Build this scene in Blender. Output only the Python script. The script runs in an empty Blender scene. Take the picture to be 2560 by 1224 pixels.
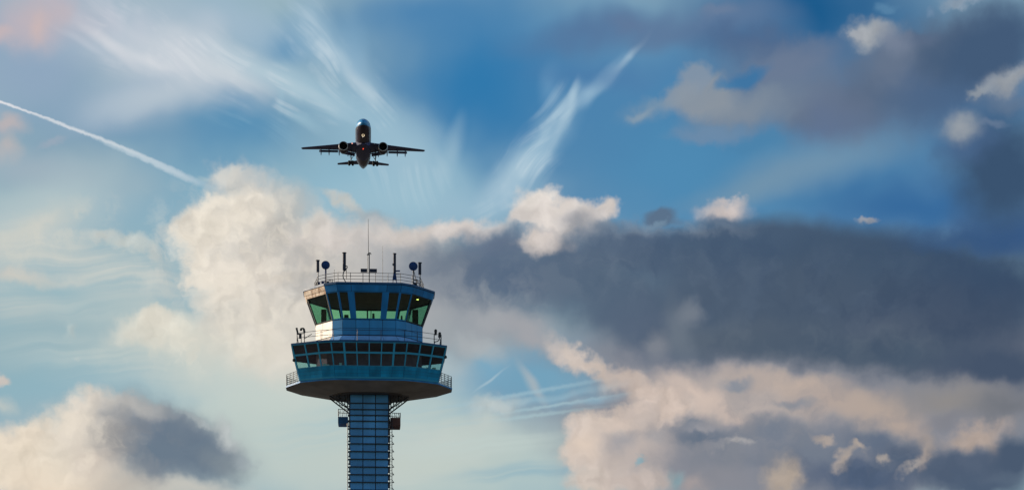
import bpy, bmesh, math, random
from mathutils import Vector, Matrix
R = math.radians
sc = bpy.context.scene
col = sc.collection
random.seed(7)

# ------------------------------------------------------------------ camera
EYE = 1.7                      # eye height above the field
F = 5456.0                     # focal length, in chart units (ten thousandths-ish of a radian)
cam_d = bpy.data.cameras.new('camera'); cam = bpy.data.objects.new('camera', cam_d); col.objects.link(cam)
cam.location = (0, 0, EYE); cam.rotation_euler = (R(90), 0, 0)
cam_d.sensor_width = 36; cam_d.lens = 36 * F / 2560
cam_d.shift_y = (1945 - 612) / 2560     # rising front: the verticals stay parallel
cam_d.clip_start = 0.5; cam_d.clip_end = 30000
sc.camera = cam
sc.view_settings.view_transform = 'Standard'; sc.view_settings.look = 'None'
sc.view_settings.exposure = 0; sc.view_settings.gamma = 1

# ------------------------------------------------------------------ sun
SUN_EL, SUN_FWD = R(14), R(24)          # low sun, left and a little ahead
sv = Vector((-math.cos(SUN_FWD) * math.cos(SUN_EL), math.sin(SUN_FWD) * math.cos(SUN_EL), math.sin(SUN_EL)))
sun_d = bpy.data.lights.new('sun', 'SUN'); sun = bpy.data.objects.new('sun', sun_d); col.objects.link(sun)
sun_d.energy = 4.6; sun_d.angle = R(0.5); sun_d.color = (1.0, 0.84, 0.66)
sun.rotation_euler = (-sv).to_track_quat('-Z', 'Y').to_euler()
sun.location = (-60, 60, 120)

# ------------------------------------------------------------------ sky (world)
def lin(h):
    h = h.lstrip('#')
    o = []
    for i in (0, 2, 4):
        c = int(h[i:i + 2], 16) / 255
        o.append(c / 12.92 if c <= .04045 else ((c + .055) / 1.055) ** 2.4)
    return o

world = bpy.data.worlds.new('World'); world.use_nodes = True
nt = world.node_tree; nt.nodes.clear()
SKY_STRENGTH = 0.15

CUR = [nt]
def node(t, **kw):
    n = CUR[0].nodes.new(t)
    for k, v in kw.items(): setattr(n, k, v)
    return n
def put(sock, v):
    if isinstance(v, bpy.types.NodeSocket): CUR[0].links.new(v, sock)
    else: sock.default_value = v
def m(op, a, b=None, c=None):
    n = node('ShaderNodeMath', operation=op)
    for i, v in enumerate((a, b, c)):
        if v is not None: put(n.inputs[i], v)
    return n.outputs[0]
def vm(op, a, b=None, c=None):
    n = node('ShaderNodeVectorMath', operation=op)
    put(n.inputs[0], a)
    if b is not None: put(n.inputs[1], b)
    if c is not None: put(n.inputs[2], c)
    return n.outputs['Value'] if op in ('LENGTH', 'DOT_PRODUCT') else n.outputs[0]
def noise(vec, scale, detail=4, rough=.5, dist=0, out='Color'):
    n = node('ShaderNodeTexNoise', noise_dimensions='2D')
    put(n.inputs['Vector'], vec); put(n.inputs['Scale'], scale); put(n.inputs['Detail'], detail)
    put(n.inputs['Roughness'], rough); put(n.inputs['Distortion'], dist)
    return n.outputs['Color'] if out == 'Color' else n.outputs[0]
def ramp(v, a, b, lo=0., hi=1., smooth=True):
    n = node('ShaderNodeMapRange', interpolation_type='SMOOTHSTEP' if smooth else 'LINEAR')
    put(n.inputs[0], v); put(n.inputs[1], a); put(n.inputs[2], b); put(n.inputs[3], lo); put(n.inputs[4], hi)
    return n.outputs[0]
def mix(f, a, b):
    n = node('ShaderNodeMix', data_type='RGBA')
    put(n.inputs[0], f); put(n.inputs[6], a); put(n.inputs[7], b)
    return n.outputs[2]
def mapping(v, loc, rot, scale):
    n = node('ShaderNodeMapping', vector_type='TEXTURE')
    put(n.inputs[0], v); n.inputs[1].default_value = (loc[0], loc[1], 0)
    n.inputs[2].default_value = (0, 0, rot); n.inputs[3].default_value = (scale[0], scale[1], 1)
    return n.outputs[0]

tc = node('ShaderNodeTexCoord')
sep = node('ShaderNodeSeparateXYZ'); nt.links.new(tc.outputs['Generated'], sep.inputs[0])
dx, dy, dz = sep.outputs
az = m('ARCTAN2', dx, dy); el = m('ARCSINE', dz)
comb = node('ShaderNodeCombineXYZ'); put(comb.inputs[0], m('MULTIPLY', az, F / 100)); put(comb.inputs[1], m('MULTIPLY', el, F / 100))
P = comb.outputs[0]              # the sky chart: azimuth and elevation, about one degree per unit

def at(px, py):                  # a chart position -> azimuth, elevation (same units as P)
    tx, tz = (px - 1280) / F, (1945 - py) / F
    a = math.atan(tx); e = math.atan(tz * math.cos(a))
    return a * F / 100, e * F / 100

def centred(c, amp): return vm('MULTIPLY', vm('SUBTRACT', c, (.5, .5, .5)), (amp, amp, 0))
W_big = centred(noise(P, .55, 2, .5), 1.1)
W_mid = centred(noise(P, 1.7, 3, .5), .55)
W_fine = centred(noise(P, 5.5, 5, .58), .15)
P_soft = vm('ADD', P, W_big)
P_cloud = vm('ADD', vm('ADD', vm('ADD', P, vm('MULTIPLY', W_big, (.35, .35, 0))), W_mid), W_fine)
P_wisp = vm('ADD', vm('ADD', P, vm('MULTIPLY', W_big, (.45, .45, 0))), vm('MULTIPLY', W_mid, (.12, .12, 0)))
P_calm = vm('ADD', vm('ADD', P, vm('MULTIPLY', W_big, (.15, .15, 0))), vm('MULTIPLY', W_mid, (.3, .3, 0)))
P_mist = vm('ADD', vm('ADD', P, vm('MULTIPLY', W_big, (.35, .35, 0))), vm('MULTIPLY', W_mid, (.8, .8, 0)))
WARP = {'q': P_calm, 'f': vm('ADD', P, vm('MULTIPLY', W_fine, (.5, .5, 0))), 'm': P_mist, 'n': P, 's': P_soft, 'c': P_cloud, 'w': P_wisp}
def streak(rot, sx, sy, lo, hi):
    return ramp(noise(mapping(P_wisp, (0, 0), R(rot), (sx, sy)), 1, 2, .45, out='Fac'), .25, .75, lo, hi)
P_curl = vm('ADD', P, centred(noise(P, .2, 1.5, .4), 3.2))
BREAK = ramp(noise(vm('ADD', P, (11, 4, 0)), .9, 3, .5, out='Fac'), .38, .62)
def fibres(rot, o):
    return m('MULTIPLY', BREAK, ramp(noise(mapping(P_curl, o, R(rot), (2.2, .2)), 1, 3, .5, out='Fac'), .36, .74))
STREAK = {'a': streak(-24, 3.2, .30, .55, 1.1), 'b': streak(53, 2.0, .26, .45, 1.1), 'h': streak(6, 4.0, .16, .4, 1.15),
          'g': fibres(-27, (0, 0)), 'k': fibres(-50, (3, 1)), 'y': fibres(55, (0, 0)),
          'v': ramp(noise(P_cloud, .95, 5, .55, out='Fac'), .40, .68), 'u': ramp(noise(vm('ADD', P_cloud, (7.3, 3.1, 0)), 1.3, 5, .55, out='Fac'), .42, .68)}

# every entry: x, y, rx, ry, rise angle, colour, opacity, inner edge, outer edge, warp, streak
SKY = []
def patch(x, y, rx, ry, rot, c, a=1., e0=.0, e1=1., w='s', st=None): SKY.append((x, y, rx, ry, rot, c, a, e0, e1, w, st))
def glow(x, y, r, c, a=1., ry=None, rot=0): patch(x, y, r, ry or r, rot, c, a, 0., 1.)          # a wide soft tint
def puff(x, y, rx, ry, c, a=1., rot=0, e=.5): patch(x, y, rx * 1.12, ry * 1.12, rot, c, a, 1 - e, 1 + e * .3, 'c')
def soft(x, y, rx, ry, c, a=1., rot=0): patch(x, y, rx * 1.35, ry * 1.35, rot, c, a, .1, 1.05, 'm')
def pad(x, y, rx, ry, c, a=1., rot=0, e0=.4, e1=1.08): patch(x, y, rx * 1.1, ry * 1.1, rot, c, a, e0, e1, 'm')
def wisp(x, y, rx, ry, rot, c, a=.6, st=None): patch(x, y, rx, ry, rot, c, a, .0, 1., 'w', st)

# --- clear sky tints
glow(1230,220,560,'#2075ac',1.0,470)
glow(1750,350,800,'#437fac',.8,420)
glow(1050,40,420,'#4580b0',.8,140)
glow(1950,300,1150,'#457fad',1.0,620)
glow(2450,250,500,'#3f6c98',.9,300)
glow(2050,20,500,'#1d5b8c',1.0,300)
glow(1900,420,700,'#4d86ae',.8,300)
glow(2300,520,480,'#2f659a',.9,160)
glow(2540,580,260,'#2c5286',.9,150)
glow(1680,440,300,'#4f8bb4',.8,220)
glow(560,310,400,'#528db4',.95,200)
glow(760,110,200,'#5f95b9',.8,120)
glow(250,330,420,'#7097b4',.9,200)
glow(80,160,400,'#8fa6bf',.9,260)
glow(500,500,420,'#7cabc2',.9,200)
glow(950,470,480,'#8ab5ca',.9,200)
glow(150,780,620,'#93b5c0',1.0,330)
glow(120,900,420,'#84afbe',.7,150)
glow(700,1020,620,'#c3cfc9',1.0,260)
glow(1000,1150,700,'#b7c8c6',.95,240)
glow(1350,950,330,'#679fc0',.95,170)
glow(1250,1190,420,'#a6c0c4',.7,130)
glow(1000,1120,800,'#c4ccc3',.7,170)
glow(200,780,420,'#a5b9bd',.6,90,-10)
# --- high cirrus
wisp(330,90,460,170,-20,'#b3bfce',.8)
wisp(430,140,330,110,-18,'#c6ced7',.85,'a')
wisp(380,230,330,110,22,'#b0bfcd',.8)
wisp(300,260,200,60,30,'#a5b8c9',.5)
wisp(520,160,260,100,-28,'#c6d0d8',.75,'a')
wisp(620,70,330,130,-35,'#9db8cd',.65)
wisp(480,40,300,80,-10,'#a9bccd',.5)
wisp(480,150,290,90,-14,'#c9d1d9',.8)
wisp(400,240,220,60,14,'#b9c6d0',.6)
wisp(560,185,200,34,-22,'#cbd4da',.5)
wisp(715,130,70,60,-50,'#5a90b6',.55)
wisp(265,105,140,22,-36,'#d6d8de',.65)
wisp(360,140,130,20,-18,'#d2d7dd',.6)
wisp(220,115,100,16,-30,'#c5cdd8',.4)
wisp(275,45,36,80,20,'#c5cad6',.4)
wisp(350,60,40,70,-20,'#c0c8d4',.4)
wisp(520,80,80,80,15,'#bfcad5',.45)
wisp(740,220,330,60,-24,'#adc7d4',.75)
wisp(760,235,250,22,-25,'#bfd2da',.45)
wisp(820,280,160,16,-28,'#bdd2db',.45)
wisp(860,150,240,75,-48,'#9fbdd0',.75)
wisp(850,130,190,30,-50,'#b3cad8',.4)
wisp(915,230,110,34,-52,'#cbd9e0',.75)
wisp(780,50,120,80,-65,'#98b6ca',.6)
wisp(895,130,160,40,-80,'#86acc7',.45)
wisp(702,250,16,50,-10,'#9fc0d0',.35)
wisp(750,297,90,20,-30,'#a5c5d3',.5)
wisp(950,330,340,130,-30,'#96bacd',.8)
wisp(1020,400,200,150,-50,'#a0bfcf',.7)
wisp(1135,370,120,36,74,'#9cbccd',.5)
wisp(1110,420,80,24,110,'#a9c5d3',.4)
wisp(980,500,330,110,5,'#9fc0cf',.7)
wisp(1200,520,280,80,14,'#9cbcce',.7)
wisp(1335,390,230,75,54,'#8fb5cd',.8)
wisp(1340,390,190,46,54,'#a9c5d6',.9,'b')
wisp(1270,450,130,60,42,'#a9c4d4',.7)
wisp(1420,290,110,22,60,'#a9c5d6',.7)
wisp(1438,235,62,16,78,'#aac6d7',.6)
wisp(1375,215,80,40,80,'#6c9bc0',.6)
wisp(1475,235,70,24,64,'#8fb3cd',.6)
wisp(1560,150,130,12,50,'#a3bdd0',.75)
wisp(1520,190,110,26,49,'#87abc6',.5)
wisp(1490,220,130,22,49,'#94b6ce',.65)
wisp(420,130,420,130,-20,'#dadde2',.6,'g')
wisp(330,60,300,90,-30,'#d3d6de',.6,'k')
wisp(640,210,300,80,-26,'#c9d7df',.6,'g')
wisp(860,170,220,110,-48,'#c8d8e1',.65,'k')
wisp(760,60,160,120,-60,'#b3c9d8',.45,'k')
wisp(980,360,300,130,-40,'#bcd2dd',.32,'k')
wisp(700,330,260,60,-14,'#86b0c8',.4,'g')
wisp(1000,430,240,120,-40,'#b5cdd8',.3,'k')
wisp(1350,370,230,90,54,'#c6d9e3',.6,'y')
wisp(1400,260,130,60,62,'#a9c6d8',.6,'y')
wisp(1250,490,180,60,40,'#bfd3dd',.35,'y')
# --- dusky veils, upper right
glow(1460,90,260,'#55749b',.8,80,10)
glow(1640,70,220,'#5c7598',.75,80)
pad(1570,60,70,30,'#617799',.5,0,.1)
glow(1820,50,260,'#5f789a',.85,90)
pad(1800,25,60,24,'#6f819d',.6,5,.1)
pad(1890,115,200,60,'#45628a',.85,-8,.1)
glow(1480,190,260,'#4c7aa8',.6,60)
pad(2020,240,320,150,'#6a7a91',.95,-16,.1)
pad(1970,160,190,60,'#6c7b94',.8,18,.2)
pad(2080,310,130,80,'#5f7190',.8,0,.1)
pad(1990,290,70,60,'#616f86',.7,0,.0)
pad(1870,280,190,70,'#788799',.85,10,.0)
pad(1840,268,140,46,'#818d9b',.8,12,.1)
pad(1760,240,100,52,'#8c959f',.9,10)
pad(1735,195,48,38,'#8494a6',.9,20,.5)
pad(1690,240,60,30,'#8b97a4',.8,25)
pad(1620,275,90,34,'#7d95aa',.75,14,.0)
pad(1590,285,40,16,'#8ea0ae',.6,14,.1)
pad(1770,340,120,34,'#6f8ba8',.8,4,.3)
pad(1860,190,66,30,'#3a74a3',.9,20,.3)
pad(1810,215,40,16,'#3f7aa7',.7,15,.2)
pad(1890,365,80,34,'#4c83ab',.8,0,.2)
pad(2270,270,220,100,'#57708e',.85,5,.0)
pad(2130,250,150,110,'#65738c',.85,0,.0)
pad(2330,150,270,120,'#56677f',.95,22,.3)
pad(2240,180,130,70,'#66758c',.9,-25,.2)
pad(2470,130,200,120,'#435b79',1.0,20,.3)
pad(2330,240,150,80,'#4a6587',.8,0,.1)
pad(2290,100,80,30,'#5a6b85',.8,15,.3)
pad(2185,90,80,50,'#8b94a0',.8,0,.0)
puff(2178,86,58,36,'#a4a9ae',.9,5,.9)
puff(2148,88,30,18,'#a8acb2',.7)
pad(2240,110,70,46,'#768297',.85,-20,.1)
pad(2215,18,34,16,'#5b87aa',.7,10,.2)
puff(2400,4,54,16,'#8f9fb0',.8,0,.7)
puff(2325,28,14,14,'#6f8ba8',.7,0,.8)
pad(2520,205,110,44,'#8a939f',.8,18,.0)
puff(2525,200,84,28,'#9ba1a8',.85,18,.9)
puff(2450,228,34,14,'#9099a3',.9,-5,.7)
pad(2520,260,90,40,'#6c7d94',.7,0,.1)
pad(2500,430,160,180,'#3a5370',1.0,20,.25)
pad(2420,360,110,70,'#4a658a',.7,20,.1)
pad(2405,318,66,54,'#8a949f',.8,0,.0)
pad(2400,315,46,36,'#989fa7',.85,0,.0)
pad(2480,312,50,14,'#6d7f98',.6,0,.1)
wisp(2030,420,360,90,15,'#7394ad',.85)
wisp(1880,480,260,50,12,'#7595ac',.7)
patch(-900,600,800,900,0,'#c3c6c4',.75,.3,1.,'c','v')
patch(-900,900,800,500,0,'#8f99a3',.6,.3,1.,'m','u')
patch(3450,500,800,900,0,'#6f7c8e',.8,.3,1.,'c','v')
patch(3450,900,800,500,0,'#b3a79f',.6,.3,1.,'m','u')
patch(1280,-600,2600,520,0,'#a3afbb',.7,.3,1.,'m','v')
# --- left: pale patches
glow(200,430,420,'#8ba6b7',.8,120,-12)
glow(330,520,330,'#8fb0c0',.7,110,-15)
glow(100,850,500,'#9ab3ba',.8,130)
glow(300,960,420,'#93b4c0',.7,90)
glow(80,50,230,'#b7b2bf',.75,110)
pad(85,50,90,110,'#c2b4b9',.7,-60,.0)
pad(150,30,60,40,'#bfb4bb',.6,-30,.0)
pad(100,70,34,60,'#cfb8b4',.6,-25,.0)
pad(5,90,50,34,'#cbb6b6',.7,0,.0)
pad(15,310,66,36,'#c3b5b3',.75,0,.1)
pad(10,375,50,46,'#c4b7b3',.7,30,.0)
pad(130,358,50,16,'#a5acba',.5,15,.0)
wisp(40,590,330,150,12,'#b4c3c6',.85)
pad(70,580,170,50,'#cdccc2',.8,25,.0)
pad(110,560,60,16,'#d3d0c5',.5,30,.0)
pad(60,640,170,34,'#c3c9c4',.7,8,.0)
pad(50,690,130,26,'#d0cabf',.8,-6,.0)
pad(180,695,60,14,'#c0c7c4',.6,10,.0)
wisp(170,760,380,60,-10,'#b0c2c4',.75,'h')
wisp(330,760,260,50,-20,'#b9c6c5',.5)
wisp(200,860,400,70,-12,'#8fafb9',.4,'h')
wisp(150,500,360,130,18,'#bccacb',.5)
wisp(230,660,460,100,-14,'#d0d1c9',.65,'h')
wisp(120,600,330,90,26,'#d3d2c8',.5,'u')
wisp(280,900,460,90,-8,'#bccac9',.55,'h')
wisp(380,720,240,60,-24,'#c9cfca',.5,'v')
wisp(60,420,240,70,-10,'#a5b4bf',.6)
wisp(20,760,200,60,-10,'#c2c9c5',.5,'h')
pad(245,583,40,16,'#c4cac6',.7,0,.0)
puff(320,605,74,24,'#cacdc6',.75,-14,.8)
puff(385,640,34,16,'#c3cac7',.7,-35,.9)
puff(250,590,34,14,'#c6cbc7',.6,10,.9)
puff(178,818,22,26,'#bcc8c6',.55,25,.9)
puff(202,905,12,8,'#b9c5c4',.5,0,.8)
puff(5,935,20,16,'#d4c6bb',.8,0,.8)
pad(5,1010,40,30,'#c3c8c2',.7,0,.0)
# --- trail of a high aircraft
patch(-40,240,250,5,-19.5,'#e3e4e8',.9,.2,1.05,'f')
patch(170,317,170,6,-20.6,'#d9dee3',.8,.1,1.1,'f')
patch(310,371,160,7,-22.2,'#d0d9df',.75,.1,1.1,'f')
patch(330,386,130,7,-22.8,'#c0d0da',.55,.2,1.1,'f')
patch(420,420,150,10,-24,'#bfcfd9',.7,.1,1.1,'f')
patch(430,431,110,9,-24.5,'#bccdd7',.6,.2,1.1,'f')
# --- left cumulus
pad(600,880,420,120,'#cdd1c8',.9,-4,.0)
pad(700,960,330,80,'#c5cfc9',.8,0,.0)
pad(850,760,260,200,'#c6c6c2',.95,0,.3)
pad(760,900,240,80,'#d2d1c8',.9,0,.0)
pad(440,845,170,50,'#d6d4c8',.9,0,.1)
puff(395,825,105,42,'#dad7ca',.9,8,.7)
puff(390,800,50,26,'#e0dbcd',.8,0,.7)
pad(510,440,30,14,'#a6bdc6',.6,0,.1)
puff(580,440,62,42,'#c8cac8',.85,0,.8)
puff(570,425,34,22,'#d6d4cd',.7,0,.8)
puff(650,480,90,50,'#cfccc6',.85,-20,.9)
puff(590,530,120,62,'#e0d9cd',1,8)
puff(560,520,60,40,'#e7dfd1',1,0,.6)
puff(600,590,135,100,'#e3dbce')
puff(500,580,58,60,'#e3dbcd')
puff(530,660,64,64,'#e1d9cc')
puff(490,690,34,30,'#dcd6ca',.9)
puff(610,710,110,110,'#e1d9cd')
puff(730,690,160,160,'#d4cdc4',1,0,.7)
pad(730,510,80,70,'#bdbebb',.7,0,.0)
puff(800,600,120,58,'#d0c9c2',.9,0,.7)
puff(790,560,40,30,'#d9d1c8',.8,0,.8)
puff(870,510,70,16,'#c6c7c2',.85,-32,.9)
pad(930,550,70,26,'#97a5ae',.8,-15,.0)
puff(900,600,130,50,'#d3cbc5',.9,0,.7)
pad(960,660,130,110,'#b5b4b4',.9,0,.1)
pad(870,720,110,120,'#c3beb8',.8,0,.0)
puff(660,820,140,110,'#dfd8cb',.95,0,.8)
puff(560,790,70,56,'#dcd6ca',.85,0,.8)
pad(720,870,120,90,'#dbd5ca',.9,0,.0)
pad(700,560,80,50,'#b3b1ac',.75,30,.0)
pad(680,600,50,40,'#b9b3a9',.6,0,.0)
pad(760,630,70,50,'#bab6b1',.7,0,.0)
pad(780,690,70,50,'#c0bbb4',.6,0,.0)
pad(700,690,60,30,'#cac1b4',.6,0,.0)
pad(590,560,70,60,'#ece3d4',.7,0,.0)
pad(580,690,70,70,'#e9e0d2',.7,0,.0)
pad(650,790,70,60,'#e6ddcf',.6,0,.0)
pad(650,640,50,50,'#e6ddd0',.5,0,.0)
pad(2060,960,800,260,'#868993',1,0,.6)
patch(640,660,340,300,0,'#b9b8b4',.42,.2,1.,'c','v')
patch(600,640,300,260,0,'#f0e7d8',.7,.2,1.,'c','u')
patch(850,680,260,180,0,'#a5a8aa',.4,.2,1.,'c','v')
patch(520,860,330,100,0,'#e3decf',.5,.1,1.,'c','u')
# --- fringe and bank, right of the tower
pad(1120,800,260,150,'#9ca3a8',.95,0,.2)
pad(1050,720,160,140,'#a5a8ab',.95,0,.2)
pad(1060,930,170,60,'#b4bfc2',.7,0,.0)
pad(1250,800,200,80,'#949aa2',.95,-12,.2)
puff(1120,578,170,30,'#d5ccc6',.95,5,.7)
puff(1020,605,90,34,'#d0c8c2',.9,-8,.8)
puff(1345,520,72,46,'#ded7d0',1,0,.45)
puff(1410,540,95,46,'#dad2cc',1,0,.45)
puff(1520,522,38,28,'#d4cbc5',1,0,.6)
puff(1480,538,54,36,'#c5c0be',1,0,.7)
pad(1440,545,60,26,'#9b9da4',.75,0,.0)
puff(1300,545,36,28,'#d2cbc6',.95,0,.6)
pad(1080,680,150,90,'#8b929c',.95,0,.0)
pad(1180,680,180,100,'#6b7889',1,0,.1)
pad(1250,612,130,54,'#6a788d',1,3,.2)
pad(1330,690,260,120,'#586a81',1,-6,.2)
pad(1450,640,140,80,'#5d6e84',1,0,.2)
puff(1370,600,62,32,'#c9c0bb',.95,8,.6)
puff(1350,592,46,22,'#d6ccc5',.9,0,.7)
puff(1320,602,32,16,'#bcb7b6',.7,0,.9)
pad(1480,575,70,36,'#8a9099',.8,0,.0)
pad(1660,545,46,26,'#5b7088',.95,0,.5)
puff(1645,562,36,12,'#7f9bb1',.7,15,.8)
pad(1805,530,84,34,'#a6a8ae',.8,0,.0)
puff(1805,525,64,24,'#c6bcb9',.85,0,1.0)
puff(1822,514,40,16,'#cfc3be',.8,0,.9)
pad(1800,555,110,22,'#5d6f86',.8,0,.0)
puff(2170,543,32,10,'#9a9da4',.9,0,.8)
pad(1600,630,200,74,'#51647c',1,-6,.4)
pad(1780,605,130,50,'#4b617b',1,3,.4)
patch(1930,652,350,128,0,'#475b73',1,.6,1.05,'q')
patch(2230,685,350,136,-6,'#40546c',1,.55,1.05,'q')
pad(2490,725,300,150,'#384d68',1,-4,.15)
pad(1560,750,280,150,'#53657a',1,-20,.2)
pad(1760,760,200,150,'#506176',1,0,.2)
pad(1640,835,180,85,'#56657a',1,-18,.2)
pad(2000,770,400,155,'#4a5a6e',1,0,.2)
pad(2380,810,360,140,'#435268',1,0,.1)
pad(1880,850,280,68,'#515f70',1,0,.2)
pad(2200,885,360,76,'#4a5a6d',1,-4,.2)
pad(2500,915,230,84,'#45546a',1,-4,.2)
patch(1500,680,420,110,-8,'#73808f',.3,.2,1.,'m','v')
patch(1950,720,620,170,0,'#5a6b80',.28,.2,1.,'m','v')
patch(1800,650,560,110,0,'#3a4e69',.3,.2,1.,'m','u')
patch(2250,780,480,190,0,'#34465f',.3,.2,1.,'m','u')
patch(2000,850,620,90,0,'#66717d',.3,.2,1.,'m','v')
patch(1180,760,260,150,0,'#aaadb0',.35,.2,1.,'m','v')
patch(1650,570,330,40,0,'#7f8b9a',.5,.2,1.,'c','v')
soft(1695,830,40,90,'#6c7784',.8,15)
soft(1720,780,34,34,'#7a828d',.7)
soft(1640,870,40,34,'#878b93',.7)
pad(2430,605,230,50,'#36567f',.85,-4,.0)
# blue window below the bank, with streaks
pad(1370,950,190,80,'#72a3bd',.9,-4,.1)
pad(1230,920,60,50,'#78a7c1',.8,0,.0)
wisp(1330,960,95,22,-58,'#a9b4ba',.8)
wisp(1230,950,70,6,42,'#a9c1cc',.7)
patch(1300,985,380,9,10,'#9fbecb',.6,0.,1.,'f')
wisp(1330,1000,330,16,10,'#93b7c8',.6)
patch(1400,1010,330,7,9,'#a6c3cc',.65,0.,1.,'f')
patch(1300,1042,360,8,7,'#a9c3c9',.6,0.,1.,'f')
wisp(1500,1000,120,22,10,'#8fb4c7',.6,'h')
puff(1240,1015,70,30,'#bdc6c5',.85,10,.9)
puff(1530,970,30,20,'#b5bcbf',.6,20,.9)
pad(1220,1060,70,30,'#c0c9c5',.7,0,.0)
pad(1080,1100,220,60,'#c2ccc7',.8,0,.0)
wisp(900,1060,400,90,10,'#aac4c9',.6,'h')
wisp(1200,1110,330,40,4,'#bfcdc9',.8,'h')
wisp(1300,1175,320,30,2,'#8fb2c0',.7,'h')
wisp(1000,1180,320,60,8,'#c3ccc6',.6,'h')
# under-edge of the bank, lit
soft(1200,870,60,30,'#b0b5b8',.6,-30)
soft(1240,800,80,30,'#a6a9ad',.6,5)
pad(1330,840,110,36,'#a2a3a8',.9,-28,.1)
puff(1420,885,60,26,'#c2b9b4',.9,-40,.8)
puff(1440,895,40,20,'#d0c3b9',.8,-35,.8)
puff(1490,920,60,22,'#cdbfb5',.95,-30,.8)
puff(1580,945,90,22,'#c9b9af',.95,-18,.8)
# --- cumulus lower right
pad(2010,1110,600,190,'#868993',1,0,.55)
pad(1850,990,330,80,'#b3a9a5',1,-4,.3)
puff(1640,985,120,30,'#cbbaaf',.95,-14,.8)
puff(1540,1060,120,40,'#cfc0b5',1,10,.6)
puff(1640,1030,110,46,'#cebdb2',1,14,.6)
puff(1450,1080,48,36,'#d2c4ba',1,0,.6)
puff(1450,1130,52,40,'#d3c5b9',1,0,.6)
puff(1500,1140,90,60,'#cfc1b7',1,0,.6)
puff(1490,1205,70,46,'#cbbfb5',1,0,.6)
pad(1590,1120,120,80,'#bbb0ab',1,0,.1)
pad(1460,1110,44,50,'#e2cfbf',.8,-40,.0)
pad(1560,1060,90,24,'#d7c6ba',.7,12,.0)
puff(1590,1200,110,40,'#c4b6ae',.95,0,.8)
pad(1750,985,130,32,'#cfbdb2',.95,-28,.1)
pad(1850,1045,70,24,'#c3b3aa',.9,-30,.1)
pad(1900,945,130,28,'#bcada4',.9,-4,.0)
pad(2010,960,100,36,'#c3b1a4',.95,-6,.0)
pad(2080,1000,170,56,'#b1a39c',.95,-6,.0)
pad(2190,1020,160,70,'#b5a59a',.9,-18,.0)
pad(2260,1060,80,46,'#b3a399',.9,-35,.1)
pad(2380,1000,200,60,'#8f8b89',.9,-4,.0)
pad(2520,1020,130,60,'#70747c',.9,0,.0)
pad(2370,1050,80,26,'#7f8088',.7,14,.0)
puff(2440,1088,90,32,'#b0a096',.95,10,.8)
puff(2485,1115,26,30,'#aa9c94',.8,0,.8)
pad(1840,958,56,16,'#858e9b',.85,8,.1)
pad(1985,1005,66,16,'#8a8f99',.85,2,.1)
pad(1550,1105,50,34,'#a3a1a5',.85,0,.0)
pad(1640,1090,44,30,'#a3a1a4',.7,0,.0)
puff(1605,1150,17,11,'#84a9b5',.8,0,.7)
pad(1410,1165,18,26,'#93b0bc',.7,0,.1)
pad(1730,1050,40,30,'#7b8390',.9,0,.1)
pad(1760,1095,90,30,'#5f6e81',.95,0,.1)
pad(1950,1080,130,50,'#757e8d',1,-4,.2)
pad(1860,1130,150,60,'#777f8d',1,0,.0)
pad(2030,1130,180,70,'#737c8b',1,0,.1)
pad(1790,1190,100,50,'#8a8b93',.9,0,.0)
pad(1740,1210,50,30,'#aa9f9d',.8,0,.0)
puff(1690,1200,26,30,'#7f9ca5',.85,0,.9)
pad(2180,1105,110,36,'#626f83',.95,-14,.2)
pad(2150,1190,180,60,'#51617a',1,0,.3)
pad(2260,1150,90,50,'#566479',1,0,.2)
pad(2400,1165,150,56,'#546277',1,8,.4)
pad(2540,1145,90,70,'#4a5a70',1,12,.3)
pad(2450,1210,200,50,'#4f5f75',1,0,.1)
puff(1755,1066,36,13,'#9a9aa0',.85,0,.9)
puff(1850,1106,50,11,'#a3a2a4',.9,4,.8)
puff(1960,1190,50,52,'#b9a999',.95,0,.8)
pad(1955,1190,26,30,'#c6b4a2',.7,0,.0)
puff(2110,1138,52,17,'#b2a59b',.95,35,.8)
puff(2150,1112,30,10,'#b0a49b',.9,-35,.8)
puff(2100,1165,26,16,'#a69d98',.7,0,.9)
puff(2060,1097,28,12,'#aea29a',.9,-30,.8)
puff(2212,1152,13,16,'#a8a09b',.9,20,.8)
puff(2285,1165,50,9,'#a39c98',.8,28,.9)
puff(2315,1120,24,50,'#a69a93',.9,-5,.9)
patch(1950,1080,620,190,0,'#7f838c',.5,.2,1.,'m','v')
patch(1700,1040,420,120,-10,'#d0c1b6',.2,.1,1.,'c','u')
patch(2200,1170,420,90,0,'#44546b',.4,.1,1.,'m','u')
# --- bottom-left cumulus
pad(130,1190,330,100,'#dacfc0',1,0,.3)
puff(90,1095,64,50,'#e2d5c3',1,0,.6)
puff(20,1140,80,76,'#e1d4c3',1,0,.6)
puff(80,1170,130,90,'#e3d6c3',1,0,.6)
puff(230,1045,85,70,'#e3d9cb',1,20,.45)
puff(200,1110,110,90,'#e4d9c8')
puff(330,1045,100,52,'#c9c4bc',1,-12,.5)
puff(430,1080,110,54,'#aaadad',1,-28,.5)
pad(560,1120,60,46,'#a9b0b2',.9,-30,.1)
pad(390,1120,270,130,'#858d96',1,-12,.0)
pad(420,1095,200,96,'#68788a',.95,-26,.0)
pad(490,1120,150,74,'#6a7a8a',1,-32,.1)
pad(400,1140,150,60,'#6b7b8b',1,-6,.1)
pad(560,1155,80,36,'#7f8b94',.95,-20,.1)
puff(562,1085,26,46,'#b9bfbf',.85,28,.9)
puff(500,1055,50,10,'#a9b0b2',.7,-30,.9)
puff(610,1155,30,16,'#9aa4aa',.6,0,.9)
pad(340,1020,110,26,'#c2bfb9',.6,-14,.0)
pad(290,1100,70,80,'#9b9896',.7,0,.0)
pad(190,1080,80,80,'#e9decf',.7,0,.0)
pad(220,1150,70,60,'#d2c5b8',.7,0,.0)
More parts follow.
